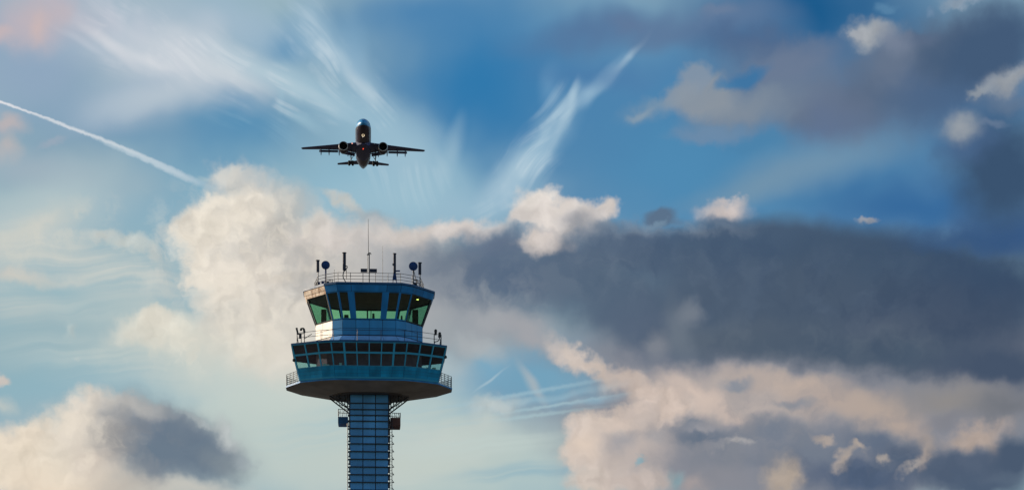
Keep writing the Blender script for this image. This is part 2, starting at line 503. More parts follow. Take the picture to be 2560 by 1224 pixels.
pad(330,1215,180,40,'#bdb5ab',.8,0,.0)
pad(470,1225,180,34,'#c6c4bc',.9,0,.0)
pad(120,1205,150,44,'#e7d8c4',.9,0,.0)
patch(180,1110,230,130,0,'#efe4d3',.5,.1,1.,'c','u')
patch(330,1100,220,110,-20,'#8e8f92',.5,.1,1.,'c','v')
patch(450,1110,190,90,-28,'#5f6f82',.3,.1,1.,'m','u')
MID = Vector((0, 13.4))
def monomials(v):                # (x2, xy, y2) and (x, y, 1): an ellipse is then two dot products
    sp = node('ShaderNodeSeparateXYZ'); put(sp.inputs[0], vm('SUBTRACT', v, (MID.x, MID.y, 0)))
    def cmb(a, b, c):
        n = node('ShaderNodeCombineXYZ')
        for i, q in enumerate((a, b, c)): put(n.inputs[i], q)
        return n.outputs[0]
    x, y = sp.outputs[0], sp.outputs[1]
    return vm('MULTIPLY', cmb(x, x, y), cmb(x, y, y)), cmb(x, y, 1.)
MONO = {k: monomials(v) for k, v in WARP.items()}
n0 = noise(P_cloud, 1.2, 3, .45, out='Fac')
n1 = noise(vm('ADD', P_cloud, (-.16, .10, 0)), 1.2, 3, .45, out='Fac')
relief = m('SUBTRACT', n0, n1)

def layers(name, px0, px1, py0, py1):        # the stretch of sky between these chart lines, as a node group
    ng = bpy.data.node_groups.new(name, 'ShaderNodeTree'); CUR[0] = ng
    for k in MONO:
        for q in 'QL': ng.interface.new_socket(q + k, in_out='INPUT', socket_type='NodeSocketVector')
    for k in STREAK: ng.interface.new_socket('streak_' + k, in_out='INPUT', socket_type='NodeSocketFloat')
    ng.interface.new_socket('relief', in_out='INPUT', socket_type='NodeSocketFloat')
    ng.interface.new_socket('colour', in_out='OUTPUT', socket_type='NodeSocketColor')
    gi = node('NodeGroupInput'); go = node('NodeGroupOutput')
    cur = node('ShaderNodeRGB').outputs[0]; cur.default_value = (*lin('#96b2bd'), 1)
    mask = 0.; live = {}; i = 0
    for (x, y, rx, ry, rot, c, a, e0, e1, w, st) in SKY:
        k = max(e0, e1); cr, sr = math.cos(R(rot)), math.sin(R(rot))
        hx, hy = k * math.hypot(rx * cr, ry * sr) + 75, k * math.hypot(rx * sr, ry * cr) + 75
        if x + hx < px0 or x - hx > px1 or y + hy < py0 or y - hy > py1: continue
        if i % 5 == 0: live = {}
        i += 1
        if w not in live:        # hangs the inputs on the layer below, so that the compiler keeps the order
            live[w] = [vm('MULTIPLY_ADD', cur, (1e-9, 1e-9, 1e-9), gi.outputs[q + w]) for q in 'QL']
        o = Vector(at(x, y))
        ex = Vector(at(x + 10 * cr, y - 10 * sr)) - o; ey = Vector(at(x - 10 * sr, y - 10 * cr)) - o
        th = math.atan2(ex.y, ex.x); p2, q2 = (ex.length * rx / 10) ** -2, (ey.length * ry / 10) ** -2
        ct, sn = math.cos(th), math.sin(th); o -= MID
        A = ct * ct * p2 + sn * sn * q2; B = 2 * ct * sn * (p2 - q2); C = sn * sn * p2 + ct * ct * q2
        r2 = m('ADD', vm('DOT_PRODUCT', live[w][0], (A, B, C)),
               vm('DOT_PRODUCT', live[w][1], (-2 * A * o.x - B * o.y, -2 * C * o.y - B * o.x, A * o.x ** 2 + B * o.x * o.y + C * o.y ** 2)))
        f = ramp(m('SQRT', m('MAXIMUM', r2, 0.)), e1, e0, 0., a)
        if st: f = m('MULTIPLY', f, gi.outputs['streak_' + st])
        cur = mix(f, cur, (*lin(c), 1))
        if w == 'c': mask = m('MAXIMUM', mask, f)
        elif w == 'm': mask = m('MULTIPLY', mask, m('MULTIPLY_ADD', f, -.7, 1.))
    # billows: the side of each lump that faces the sun is lighter
    rel = m('MULTIPLY_ADD', m('MULTIPLY', gi.outputs['relief'], mask), .6, 1.0)
    rel = m('MINIMUM', m('MAXIMUM', rel, .78), 1.16)
    cur = vm('SCALE', cur); put(cur.node.inputs['Scale'], m('MULTIPLY', rel, 1 / SKY_STRENGTH))
    put(go.inputs[0], cur); CUR[0] = nt
    g = node('ShaderNodeGroup'); g.node_tree = ng
    for k in MONO:
        for j, q in enumerate('QL'): put(g.inputs[q + k], MONO[k][j])
    for k in STREAK: put(g.inputs['streak_' + k], STREAK[k])
    put(g.inputs['relief'], relief)
    return g.outputs[0]
# the rest of the dome: clear evening sky
sky = node('ShaderNodeTexSky', sky_type='NISHITA'); sky.sun_disc = False
sky.sun_elevation = SUN_EL; sky.sun_rotation = math.atan2(sv.x, sv.y)
far = m('MULTIPLY', ramp(m('ABSOLUTE', az), R(75), R(28)), ramp(m('ABSOLUTE', el), R(48), R(24)))
Px = m('MULTIPLY', az, F / 100); Py = m('MULTIPLY', el, F / 100)
def region(name, *box):
    bg = node('ShaderNodeBackground'); put(bg.inputs[0], mix(far, sky.outputs[0], layers(name, *box))); bg.inputs[1].default_value = SKY_STRENGTH
    return bg.outputs[0]
def split(test, a, b):
    n = node('ShaderNodeMixShader'); put(n.inputs[0], test); put(n.inputs[1], a); put(n.inputs[2], b); return n.outputs[0]
XS, YM, BIG = [-9e9, 480, 960, 1440, 1920, 9e9], 600, 9e9
cols = []
for j in range(5):
    top = region('sky_high', XS[j], XS[j + 1], -BIG, YM + 40); low = region('sky_low', XS[j], XS[j + 1], YM - 40, BIG)
    cols.append(split(m('GREATER_THAN', Py, at(1280, YM)[1]), low, top))
out = cols[0]
tests = [m('GREATER_THAN', Px, at(x, YM)[0]) for x in XS[1:-1]]
out = split(tests[1], split(tests[0], cols[0], cols[1]), split(tests[2], cols[2], split(tests[3], cols[3], cols[4])))
wo = node('ShaderNodeOutputWorld'); put(wo.inputs[0], out)
sc.world = world
world.cycles.sampling_method = 'MANUAL'; world.cycles.sample_map_resolution = 512

# ------------------------------------------------------------------ materials
def principled(name, base, rough=.5, metal=0., spec=.5, emit=None, estr=0., var=0., vscale=1.5, coat=0., dark=None, streaky=False, island=0.):
    mt = bpy.data.materials.new(name); mt.use_nodes = True
    t = mt.node_tree; b = t.nodes['Principled BSDF']
    b.inputs['Roughness'].default_value = rough; b.inputs['Metallic'].default_value = metal
    b.inputs['Specular IOR Level'].default_value = spec; b.inputs['Coat Weight'].default_value = coat
    if emit:
        b.inputs['Emission Color'].default_value = (*emit, 1); b.inputs['Emission Strength'].default_value = estr
    if var:
        tcn = t.nodes.new('ShaderNodeTexCoord'); mp = t.nodes.new('ShaderNodeMapping')
        mp.inputs[3].default_value = (1, 1, .25) if streaky else (1, 1, 1)
        nz = t.nodes.new('ShaderNodeTexNoise'); nz.inputs['Scale'].default_value = vscale; nz.inputs['Detail'].default_value = 5
        mr = t.nodes.new('ShaderNodeMapRange'); mr.inputs[1].default_value = .32; mr.inputs[2].default_value = .68
        mx = t.nodes.new('ShaderNodeMix'); mx.data_type = 'RGBA'
        lo = dark or [c * (1 - var) for c in base]
        mx.inputs[6].default_value = (*lo, 1); mx.inputs[7].default_value = (*[min(1, c * (1 + var)) for c in base], 1)
        t.links.new(tcn.outputs['Object'], mp.inputs[0]); t.links.new(mp.outputs[0], nz.inputs['Vector'])
        t.links.new(nz.outputs[0], mr.inputs[0]); t.links.new(mr.outputs[0], mx.inputs[0]); 
        if island:               # each panel has faded a little differently
            gi = t.nodes.new('ShaderNodeNewGeometry'); mi = t.nodes.new('ShaderNodeMapRange'); mi.inputs[3].default_value = 1 - island; mi.inputs[4].default_value = 1 + island
            sc_ = t.nodes.new('ShaderNodeVectorMath'); sc_.operation = 'SCALE'
            t.links.new(gi.outputs['Random Per Island'], mi.inputs[0]); t.links.new(mi.outputs[0], sc_.inputs['Scale']); t.links.new(mx.outputs[2], sc_.inputs[0]); t.links.new(sc_.outputs[0], b.inputs['Base Color'])
        else: t.links.new(mx.outputs[2], b.inputs['Base Color'])
        mr2 = t.nodes.new('ShaderNodeMapRange'); mr2.inputs[3].default_value = max(.03, rough - .1); mr2.inputs[4].default_value = min(1, rough + .12)
        t.links.new(nz.outputs[0], mr2.inputs[0]); t.links.new(mr2.outputs[0], b.inputs['Roughness'])
    else: b.inputs['Base Color'].default_value = (*base, 1)
    return mt
def glass(name, tint, refl=.06):
    mt = bpy.data.materials.new(name); mt.use_nodes = True; t = mt.node_tree; t.nodes.clear()
    tr = t.nodes.new('ShaderNodeBsdfTransparent'); tr.inputs[0].default_value = (*tint, 1)
    gl = t.nodes.new('ShaderNodeBsdfGlossy'); gl.inputs[0].default_value = (.8, .9, .9, 1); gl.inputs['Roughness'].default_value = .03
    lw = t.nodes.new('ShaderNodeLayerWeight'); lw.inputs[0].default_value = .5
    pw = t.nodes.new('ShaderNodeMath'); pw.operation = 'POWER'; pw.inputs[1].default_value = 5; t.links.new(lw.outputs['Facing'], pw.inputs[0])
    fr = t.nodes.new('ShaderNodeMath'); fr.operation = 'MULTIPLY_ADD'; fr.inputs[1].default_value = .6; fr.inputs[2].default_value = .035; t.links.new(pw.outputs[0], fr.inputs[0])
    mx = t.nodes.new('ShaderNodeMixShader'); o = t.nodes.new('ShaderNodeOutputMaterial')
    t.links.new(fr.outputs[0], mx.inputs[0]); t.links.new(tr.outputs[0], mx.inputs[1]); t.links.new(gl.outputs[0], mx.inputs[2]); t.links.new(mx.outputs[0], o.inputs[0])
    return mt
M = {}
M['blue'] = principled('blue_panel', (.014, .175, .42), .5, .0, .22, var=.26, vscale=.8, streaky=True, island=.16)
M['blue_skylit'] = principled('skylit_blue_panel', (.20, .40, .70), .7, .0, .1, var=.12, vscale=.9, island=.12)  # skylight on the upward slope put into the colour as a lighter blue
M['blue_dark'] = principled('navy_trim', (.008, .075, .19), .5, .0, .25, var=.2)
M['band'] = principled('band_blue_panel', (.035, .25, .52), .5, 0, .25, var=.14, vscale=.8, streaky=True, island=.1)
M['teal'] = principled('teal_panel', (.004, .22, .40), .5, .0, .22, var=.28, vscale=1.1, streaky=True, island=.16)
M['teal_frame'] = principled('teal_frame', (.03, .30, .47), .5, .0, .3)
M['white'] = principled('weathered_painted_sun_panel', (.70, .60, .50), .55, 0, var=.2, vscale=2.2, dark=(.36, .21, .12), island=.12)  # cream stands in for sunlight on the left facets; brown mottling is weathering
M['white_clean'] = principled('pale_panel', (.66, .60, .53), .5, 0, var=.12, vscale=1.8)  # on the lit facets this pale tone is sunlight put into the colour
M['frame_dark'] = principled('dark_frame', (.012, .025, .04), .45, .2)
M['shaft'] = principled('shaft_blue_panel', (.08, .29, .58), .5, .0, .25, var=.22, vscale=.5, streaky=True, island=.16)
M['rib'] = principled('dark_rib', (.012, .022, .035), .5, .3)
M['seam'] = principled('seam_shadow_gap', (.008, .015, .025), .7)
M['soffit'] = principled('soffit_metal', (.20, .185, .17), .6, 0, var=.2, vscale=.7)
M['soffit_dark'] = principled('underside_metal', (.07, .06, .055), .65, 0, var=.2)
M['rust'] = principled('rust_red_primer', (.10, .035, .025), .7, 0, var=.3)
M['steel'] = principled('dark_steel', (.03, .037, .05), .5, .4, var=.2)
M['antenna'] = principled('grey_antenna_shell', (.018, .025, .05), .6, 0, .25, var=.15)
M['dish'] = principled('blue_dish', (.008, .04, .15), .55, 0, .25, var=.15)
M['black'] = principled('black_housing', (.012, .013, .016), .5)
M['ceiling'] = principled('brown_ceiling', (.36, .17, .22), .9, 0, .1, var=.15)
M['interior'] = principled('dark_interior', (.16, .09, .10), .8)
M['desk'] = principled('desk_laminate', (.05, .05, .055), .5)
M['paper'] = principled('white_paper', (.75, .76, .70), .7)
M['chair'] = principled('pale_chair', (.6, .62, .5), .6)
M['lamp'] = principled('lit_lamp', (.9, .7, .3), .4, emit=(1, .66, .16), estr=5)
M['glass'] = glass('green_window_glass', (.72, .93, .80))
M['glass_dark'] = glass('dark_green_window_glass', (.50, .70, .62))
M['glass_grey'] = glass('grey_window_glass', (.72, .86, .86))

# ------------------------------------------------------------------ helpers
class MB:
    def __init__(s): s.bm = bmesh.new()
    def face(s, pts): s.bm.faces.new([s.bm.verts.new(p) for p in pts])
    def hexa(s, a, b):            # two quads of matching corners -> closed block
        va = [s.bm.verts.new(p) for p in a]; vb = [s.bm.verts.new(p) for p in b]
        n = len(va)
        s.bm.faces.new(va[::-1]); s.bm.faces.new(vb)
        for i in range(n): s.bm.faces.new((va[i], va[(i + 1) % n], vb[(i + 1) % n], vb[i]))
        return s
    def box(s, c, d, rz=0.):
        c = Vector(c); x, y, z = d[0] / 2, d[1] / 2, d[2] / 2
        m3 = Matrix.Rotation(rz, 3, 'Z')
        q = [(-x, -y), (x, -y), (x, y), (-x, y)]
        return s.hexa([c + m3 @ Vector((a, b, -z)) for a, b in q], [c + m3 @ Vector((a, b, z)) for a, b in q])
    def prism(s, poly, z0, z1, poly1=None):
        return s.hexa([Vector((x, y, z0)) for x, y in poly], [Vector((x, y, z1)) for x, y in (poly1 or poly)])
    def tube(s, pts, r, n=8, r1=None, caps=True):
        pts = [Vector(p) for p in pts]; rings = []
        for i, p in enumerate(pts):
            d = (pts[min(i + 1, len(pts) - 1)] - pts[max(i - 1, 0)]).normalized()
            u = d.cross(Vector((0, 0, 1)) if abs(d.z) < .9 else Vector((0, 1, 0))).normalized(); v = d.cross(u)
            rr = r if r1 is None else r + (r1 - r) * i / (len(pts) - 1)
            rings.append([s.bm.verts.new(p + rr * (math.cos(2 * math.pi * k / n) * u + math.sin(2 * math.pi * k / n) * v)) for k in range(n)])
        s._skin(rings, caps); return s
    def _skin(s, rings, caps=True):
        n = len(rings[0])
        for a, b in zip(rings, rings[1:]):
            for k in range(n): s.bm.faces.new((a[k], a[(k + 1) % n], b[(k + 1) % n], b[k]))
        if caps: s.bm.faces.new(rings[0][::-1]); s.bm.faces.new(rings[-1])
    def loft(s, rings, caps=True): s._skin([[s.bm.verts.new(p) for p in r] for r in rings], caps); return s
    def lathe(s, prof, axis, o=(0, 0, 0), n=24, caps=False):     # prof: (along, radius)
        a = Vector(axis).normalized(); u = a.cross(Vector((0, 0, 1)) if abs(a.z) < .9 else Vector((0, 1, 0))).normalized(); v = a.cross(u); o = Vector(o)
        return s.loft([[o + a * h + r * (math.cos(2 * math.pi * k / n) * u + math.sin(2 * math.pi * k / n) * v) for k in range(n)] for h, r in prof], caps)
    def build(s, name, mat, parent=None, smooth=False):
        bmesh.ops.recalc_face_normals(s.bm, faces=s.bm.faces)
        me = bpy.data.meshes.new(name); s.bm.to_mesh(me); s.bm.free()
        if smooth:
            for p in me.polygons: p.use_smooth = True
            me.set_sharp_from_angle(angle=R(38))
        me.materials.append(mat); o = bpy.data.objects.new(name, me); col.objects.link(o)
        if parent: o.parent = parent
        return o
def tag(o, label=None, cat=None, group=None, kind=None):
    for k, v in (('label', label), ('category', cat), ('group', group), ('kind', kind)):
        if v: o[k] = v
    return o
def thing(name, label, cat, loc=(0, 0, 0), rz=0., group=None):
    o = bpy.data.objects.new(name, None); col.objects.link(o); o.location = loc; o.rotation_euler = (0, 0, rz); o.empty_display_size = .3
    return tag(o, label, cat, group)

# ------------------------------------------------------------------ ground
gm = principled('dry_airfield_turf', (.105, .088, .07), .95, 0, .1, var=.3, vscale=.02, dark=(.10, .082, .066))
g = MB(); n = 96
ring = [(math.cos(2 * math.pi * k / n), math.sin(2 * math.pi * k / n)) for k in range(n)]
g.bm.faces.new([g.bm.verts.new((14000 * a, 14000 * b, 0)) for a, b in ring])
tag(g.build('ground', gm), kind='structure')
ap = MB(); ap.face([(-34, 205, .004), (10, 205, .004), (10, 245, .004), (-34, 245, .004)])
tag(ap.build('pavement', principled('apron_concrete', (.2, .2, .19), .85, var=.2, vscale=.3)), kind='structure')

# ------------------------------------------------------------------ control tower
CY = 225.0
TX = (923 - 1280) / F * CY
TZ = math.atan2(-TX, CY)
tower = thing('control_tower', 'tall blue airport control tower with two glazed storeys on a slim ribbed shaft', 'control tower', (TX, CY, 0), TZ)
TM = Matrix.Translation((TX, CY, 0)) @ Matrix.Rotation(TZ, 4, 'Z')

def zz(py, ly): return (1945 - py) / F * (CY + ly) + EYE
def lx(px, ly): return (px - 923) / F * (CY + ly)

def ring_poly(c):         # corners of the front right quarter -> the whole plan, counter-clockwise from front right
    q = list(c)
    return [(x, -y) for x, y in q] + [(x, y) for x, y in q[::-1]] + [(-x, y) for x, y in q] + [(-x, -y) for x, y in q[::-1]]
def scaled(p, k, ky=None): return [(x * k, y * (ky or k)) for x, y in p]
class Wall:               # a ring of flat facets between two plans
    def __init__(s, p0, z0, p1, z1): s.p0, s.z0, s.p1, s.z1, s.n = p0, z0, p1, z1, len(p0)
    def pt(s, i, u, z, off=0.):
        v = (z - s.z0) / (s.z1 - s.z0); j = (i + 1) % s.n
        a = Vector((*s.p0[i], s.z0)).lerp(Vector((*s.p1[i], s.z1)), v); b = Vector((*s.p0[j], s.z0)).lerp(Vector((*s.p1[j], s.z1)), v)
        d = b - a; nrm = Vector((d.y, -d.x, 0)).normalized()
        return a.lerp(b, u) + nrm * off
    def width(s, i, z): return (s.pt(i, 1, z) - s.pt(i, 0, z)).length
    def slab(s, mb, i, u0, u1, za, zb, o0, o1, u0t=None, u1t=None):
        u0t = u0 if u0t is None else u0t; u1t = u1 if u1t is None else u1t
        q = lambda o: [s.pt(i, u0, za, o), s.pt(i, u1, za, o), s.pt(i, u1t, zb, o), s.pt(i, u0t, zb, o)]
        mb.hexa(q(o0), q(o1))
    def panels(s, mb, back, i, cuts, zcuts, gap=.045, th=.05):
        for a, b in zip(cuts, cuts[1:]):
            for za, zb in zip(zcuts, zcuts[1:]):
                gu = gap / 2 / s.width(i, za)
                s.slab(mb, i, a + (gu if a > 0 else .002), b - (gu if b < 1 else .002), za + gap / 2, zb - gap / 2, 0, th)
        s.slab(back, i, 0.001, .999, zcuts[0], zcuts[-1], -.12, .018)

FRONT, LIT = 11, (8, 9)  # left facets coloured cream for sunlight; the mirrored right ones stay blue
# --- upper storey
RP = ring_poly([(3.31, 5.0), (4.56, 4.15), (6.70, 1.27)]); SP = scaled(RP, .81)
Z_ROOF, Z_CAP, Z_HEAD, Z_SILL, Z_BAND = 51.70, 51.50, 50.81, 48.16, 46.54
up = Wall(SP, Z_SILL, RP, Z_ROOF)
cap = MB(); cap.prism(scaled(RP, 1.006), Z_CAP, Z_ROOF); roof = cap.build('roof', M['blue_dark'], tower)
fas, wfa, bk = MB(), MB(), MB()
CUT_F = {11: [0, .22, .78, 1], 5: [0, .22, .78, 1]}
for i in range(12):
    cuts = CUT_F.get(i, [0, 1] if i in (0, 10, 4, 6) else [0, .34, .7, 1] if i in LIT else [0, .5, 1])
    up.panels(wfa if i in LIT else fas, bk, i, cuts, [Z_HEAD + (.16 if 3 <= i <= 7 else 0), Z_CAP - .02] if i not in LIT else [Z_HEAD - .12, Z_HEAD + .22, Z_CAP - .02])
fas.build('fascia', M['blue'], tower); o = wfa.build('fascia', M['white'], tower); o['label'] = 'weathered fascia panel, its sunlit cream put into the colour'
bk.build('fascia_backing', M['seam'], tower)
POSTS = {11: [(.0, .02), (.207, .055), (.765, .055), (1, .02)], 5: [(0, .02), (.47, .006), (.53, .012), (1, .02)]}
def head(i): return Z_HEAD + (.16 if 3 <= i <= 7 else 0)
for i in range(12):
    f = MB(); w = up.width(i, 49.5)
    posts = POSTS.get(i) or ([(0, .09 / w), (1, .09 / w)] if i in (0, 10, 4, 6) else [(0, .13 / w), (1, .13 / w)] if i in (1, 9, 3, 7) else [(0, .1 / w), (.5, .07 / w), (1, .1 / w)])
    for u, h in posts:
        a, b = max(0.001, u - h), min(.999, u + h)
        up.slab(f, i, a, b, Z_SILL, head(i), -.1, .035)
    up.slab(f, i, .001, .999, Z_SILL - .002, Z_SILL + .10, -.1, .02)
    up.slab(f, i, .001, .999, head(i) - .07, head(i) - .002, -.1, .02)
    dark = i in (9, 1, 8, 2)
    fr = f.build('window', M['frame_dark'] if dark else M['blue'], tower)
    p = MB(); up.slab(p, i, .004, .996, Z_SILL + .05, head(i) - .03, -.075, -.05); p.build('pane', M['glass_dark'] if i in (1, 9) else M['glass'], fr)
# band under the windows and the skirt
SP2 = scaled(SP, 1.0)
lowband = Wall(SP2, Z_BAND, SP, Z_SILL)
bd, wb, bk = MB(), MB(), MB()
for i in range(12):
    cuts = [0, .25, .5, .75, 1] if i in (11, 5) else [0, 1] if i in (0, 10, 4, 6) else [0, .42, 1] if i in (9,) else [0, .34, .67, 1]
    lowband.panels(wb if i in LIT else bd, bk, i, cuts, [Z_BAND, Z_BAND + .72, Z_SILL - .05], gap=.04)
bd.build('parapet_band', M['band'], tower); o = wb.build('parapet_band', M['white_clean'], tower); o['label'] = 'weathered band panel, its sunlit cream put into the colour'
bk.build('band_backing', M['seam'], tower)
KP = [(x * 1.115, y * 1.115) for x, y in SP]
sk = Wall(KP, 45.94, SP, Z_BAND - .02); a, wb, bk = MB(), MB(), MB()
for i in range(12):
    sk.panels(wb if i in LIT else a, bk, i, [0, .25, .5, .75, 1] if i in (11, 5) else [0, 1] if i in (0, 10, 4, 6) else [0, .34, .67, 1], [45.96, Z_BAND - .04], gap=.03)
a.build('skirt', M['blue_skylit'], tower); wb.build('skirt', M['white_clean'], tower); bk.build('skirt_backing', M['seam'], tower)  # sunlight on the left and skylight elsewhere are put into the skirt colours
# inside of the upper storey
inn = MB(); inn.prism(scaled(RP, .93), Z_HEAD + .22, Z_CAP - .03); inn.build('cab_ceiling', M['ceiling'], tower)
inn = MB(); inn.prism(scaled(SP, .955), Z_SILL - .35, Z_SILL - .2); inn.build('cab_floor', M['interior'], tower)
# --- lower storey
TP = ring_poly([(3.83, 6.30), (5.20, 5.80), (7.85, 4.20)]); BP = scaled(TP, .885)
Z_T, Z_WT, Z_TR1, Z_TR0, Z_WB, Z_LIP, Z_B = 45.56, 45.43, 44.50, 44.32, 43.10, 42.07, 41.91
lo = Wall(BP, Z_B, TP, Z_T)
rf = MB(); rf.prism(scaled(TP, 1.004), Z_WT, Z_T + .03); rf.build('gallery_roof', M['blue_dark'], tower)
pn, bk, lp = MB(), MB(), MB()
for i in range(12):
    k = 6 if i in (11, 5) else 1 if i in (0, 10, 4, 6) else 2
    lo.panels(pn, bk, i, [j / k for j in range(k + 1)], [Z_LIP, Z_LIP + .34, Z_LIP + .68, Z_WB - .01], gap=.022, th=.04)
    lo.slab(lp, i, .0, 1., Z_B, Z_LIP - .005, -.1, .09)
pn.build('spandrel', M['teal'], tower); bk.build('spandrel_backing', M['blue_dark'], tower); lp.build('bottom_lip', M['teal_frame'], tower)
for i in range(12):
    f = MB(); k = 6 if i in (11, 5) else 1 if i in (0, 10, 4, 6) else 2
    if i in (2, 8): k = 6
    for j in range(k + 1):
        w = lo.width(i, 44); h = (.10 if j in (1, 5) else .05) / w if i in (11, 5) else .065 / w
        u = j / k; lo.slab(f, i, max(.001, u - h), min(.999, u + h), Z_WB, Z_WT, -.1, .03)
    lo.slab(f, i, .002, .998, Z_TR0, Z_TR1, -.1, .022); lo.slab(f, i, .002, .998, Z_WB + .001, Z_WB + .06, -.1, .022)
    lo.slab(f, i, .002, .998, Z_WT - .07, Z_WT - .001, -.1, .022)
    fr = f.build('window', M['teal_frame'], tower)
    p = MB(); lo.slab(p, i, .004, .996, Z_WB + .03, Z_WT - .03, -.07, -.045); p.build('pane', M['glass_grey'], fr)
inn = MB(); inn.prism(scaled(BP, .97), 42.4, 42.55); inn.build('gallery_floor', M['interior'], tower)
inn = MB(); inn.prism(scaled(TP, .97), Z_WT - .09, Z_WT - .03); inn.build('gallery_ceiling', M['ceiling'], tower)
inn = MB(); inn.prism(ring_poly([(3.2, 3.0), (4.3, 2.6), (5.4, 1.2)]), 42.56, Z_WT - .10); inn.build('core_wall', M['ceiling'], tower)
# --- deck, soffit
DP = ring_poly([(3.40, 5.58), (4.62, 5.16), (6.98, 3.72), (8.52, .85)])
IP = ring_poly([(1.55, 3.35), (2.35, 3.15), (3.45, 2.35), (4.12, .5)])
d = MB(); d.prism(DP, 41.74, Z_B - .004); d.build('deck_edge', M['blue'], tower)
so = MB(); so.prism(IP, 40.98, 41.737, scaled(DP, .995)); so.build('soffit', M['soffit'], tower)
ub = MB()
for k in range(-6, 7): ub.box((k * .5, 0, 40.955), (.07, 5.2 - abs(k) * .25, .05))
ub.prism(ring_poly([(1.5, 3.2), (2.2, 3.0), (3.2, 2.3), (3.9, .5)]), 40.93, 40.977); ub.build('underside_ring', M['soffit_dark'], tower)
# side balcony rails
def railing(name, runs, mat, zs, posts, r=.03, base=None):
    mb = MB()
    for run in runs:
        for z in zs: mb.tube([(x, y, base + z) for x, y in run], r, 6)
    for (x, y) in posts: mb.tube([(x, y, base), (x, y, base + zs[0] + .03)], r * 1.25, 6)
    return mb.build(name, mat, tower)
def along(run, step):
    out = []
    for (a, b) in zip(run, run[1:]):
        L = math.hypot(b[0] - a[0], b[1] - a[1]); n = max(1, round(L / step))
        out += [(a[0] + (b[0] - a[0]) * k / n, a[1] + (b[1] - a[1]) * k / n) for k in range(n)]
    return out + [run[-1]]
for s in (-1, 1):
    run = [(s * 6.96, -3.6), (s * 8.45, -.85), (s * 8.45, .85), (s * 6.96, 3.6)]
    railing('deck_railing', [run], M['steel'], (1.15, .95, .75, .55, .35, .15), along(run, .8), .026, Z_B - .004)
# gallery rail in front of the band
GP = scaled(TP, .93)
run = GP + [GP[0]]
railing('gallery_railing', [run], M['steel'], (1.12, .62), along(run, 2.2), .025, Z_T + .03)
# roof rail
TOPR = scaled(RP, .95); q = [(x, y) for x, y in TOPR]
run = [(-5.2, -3.0), q[10], q[11], q[0], q[1], (5.2, -3.0), (5.6, 0), (5.2, 3.0), q[4], q[5], q[6], q[7], (-5.2, 3.0), (-5.6, 0), (-5.2, -3.0)]
railing('roof_railing', [run], M['steel'], (.98, .66, .34), along(run, 1.15), .024, Z_ROOF)
# --- shaft
H = 1.93
sh = MB(); bk = MB(); bk.box((0, 0, 20.47), (2 * H - .08, 2 * H - .08, 40.94)); bk.build('shaft_core', M['seam'], tower)
zr = [zz(p, -2) for p in (1007, 1022.5, 1037, 1051.6, 1070, 1089)]
while zr[-1] > .9: zr.append(zr[-1] - .785)
edges = [40.92] + zr + [0.02]
sq = [(H, -H), (H, H), (-H, H), (-H, -H)]
shw = Wall(sq, 0, sq, 40.93)
for i in range(4):
    for za, zb in zip(edges[1:], edges):
        for u0, u1 in ((.012, .322), (.345, .655), (.678, .988)): shw.slab(sh, i, u0, u1, za + .005, zb - .005, -.05, .0)
sh.build('shaft', M['shaft'], tower)
rb = None
for z in zr:
    if rb is None:
        m_ = MB(); e = H + .12
        for (x, y, a_, b_) in ((0, -e + .05, 2 * e, .16), (0, e - .05, 2 * e, .16), (-e + .05, 0, .16, 2 * e - .26), (e - .05, 0, .16, 2 * e - .26)): m_.box((x, y, 0), (a_, b_, .10))
        for x in (-e - .06, e + .06):
            for y in (-1.6, 1.6): m_.box((x, y, 0), (.12, .2, .16))
        rb = m_.build('shaft_rib', M['rib'], tower); rb.location = (0, 0, z)
    else:
        c = rb.copy(); col.objects.link(c); c.parent = tower; c.location = (0, 0, z)
pp = MB(); pp.tube([(-2.22, -1.9, 0), (-2.22, -1.9, 38.0)], .045, 8); pp.build('drain_pipe', M['white_clean'], tower)
ld = MB()
for x in (2.10, 2.33): ld.tube([(x, -1.3, 0), (x, -1.3, 38.6)], .035, 6)
for k in range(128): ld.tube([(2.10, -1.3, .3 + k * .3), (2.33, -1.3, .3 + k * .3)], .02, 5)
for z in zr[4:]: ld.box((2.44, -1.3, z + .1), (.22, .3, .05)); ld.tube([(2.36, -1.2, z + .35), (2.52, -1.2, z + .12)], .03, 5)
ld.build('ladder', M['steel'], tower)
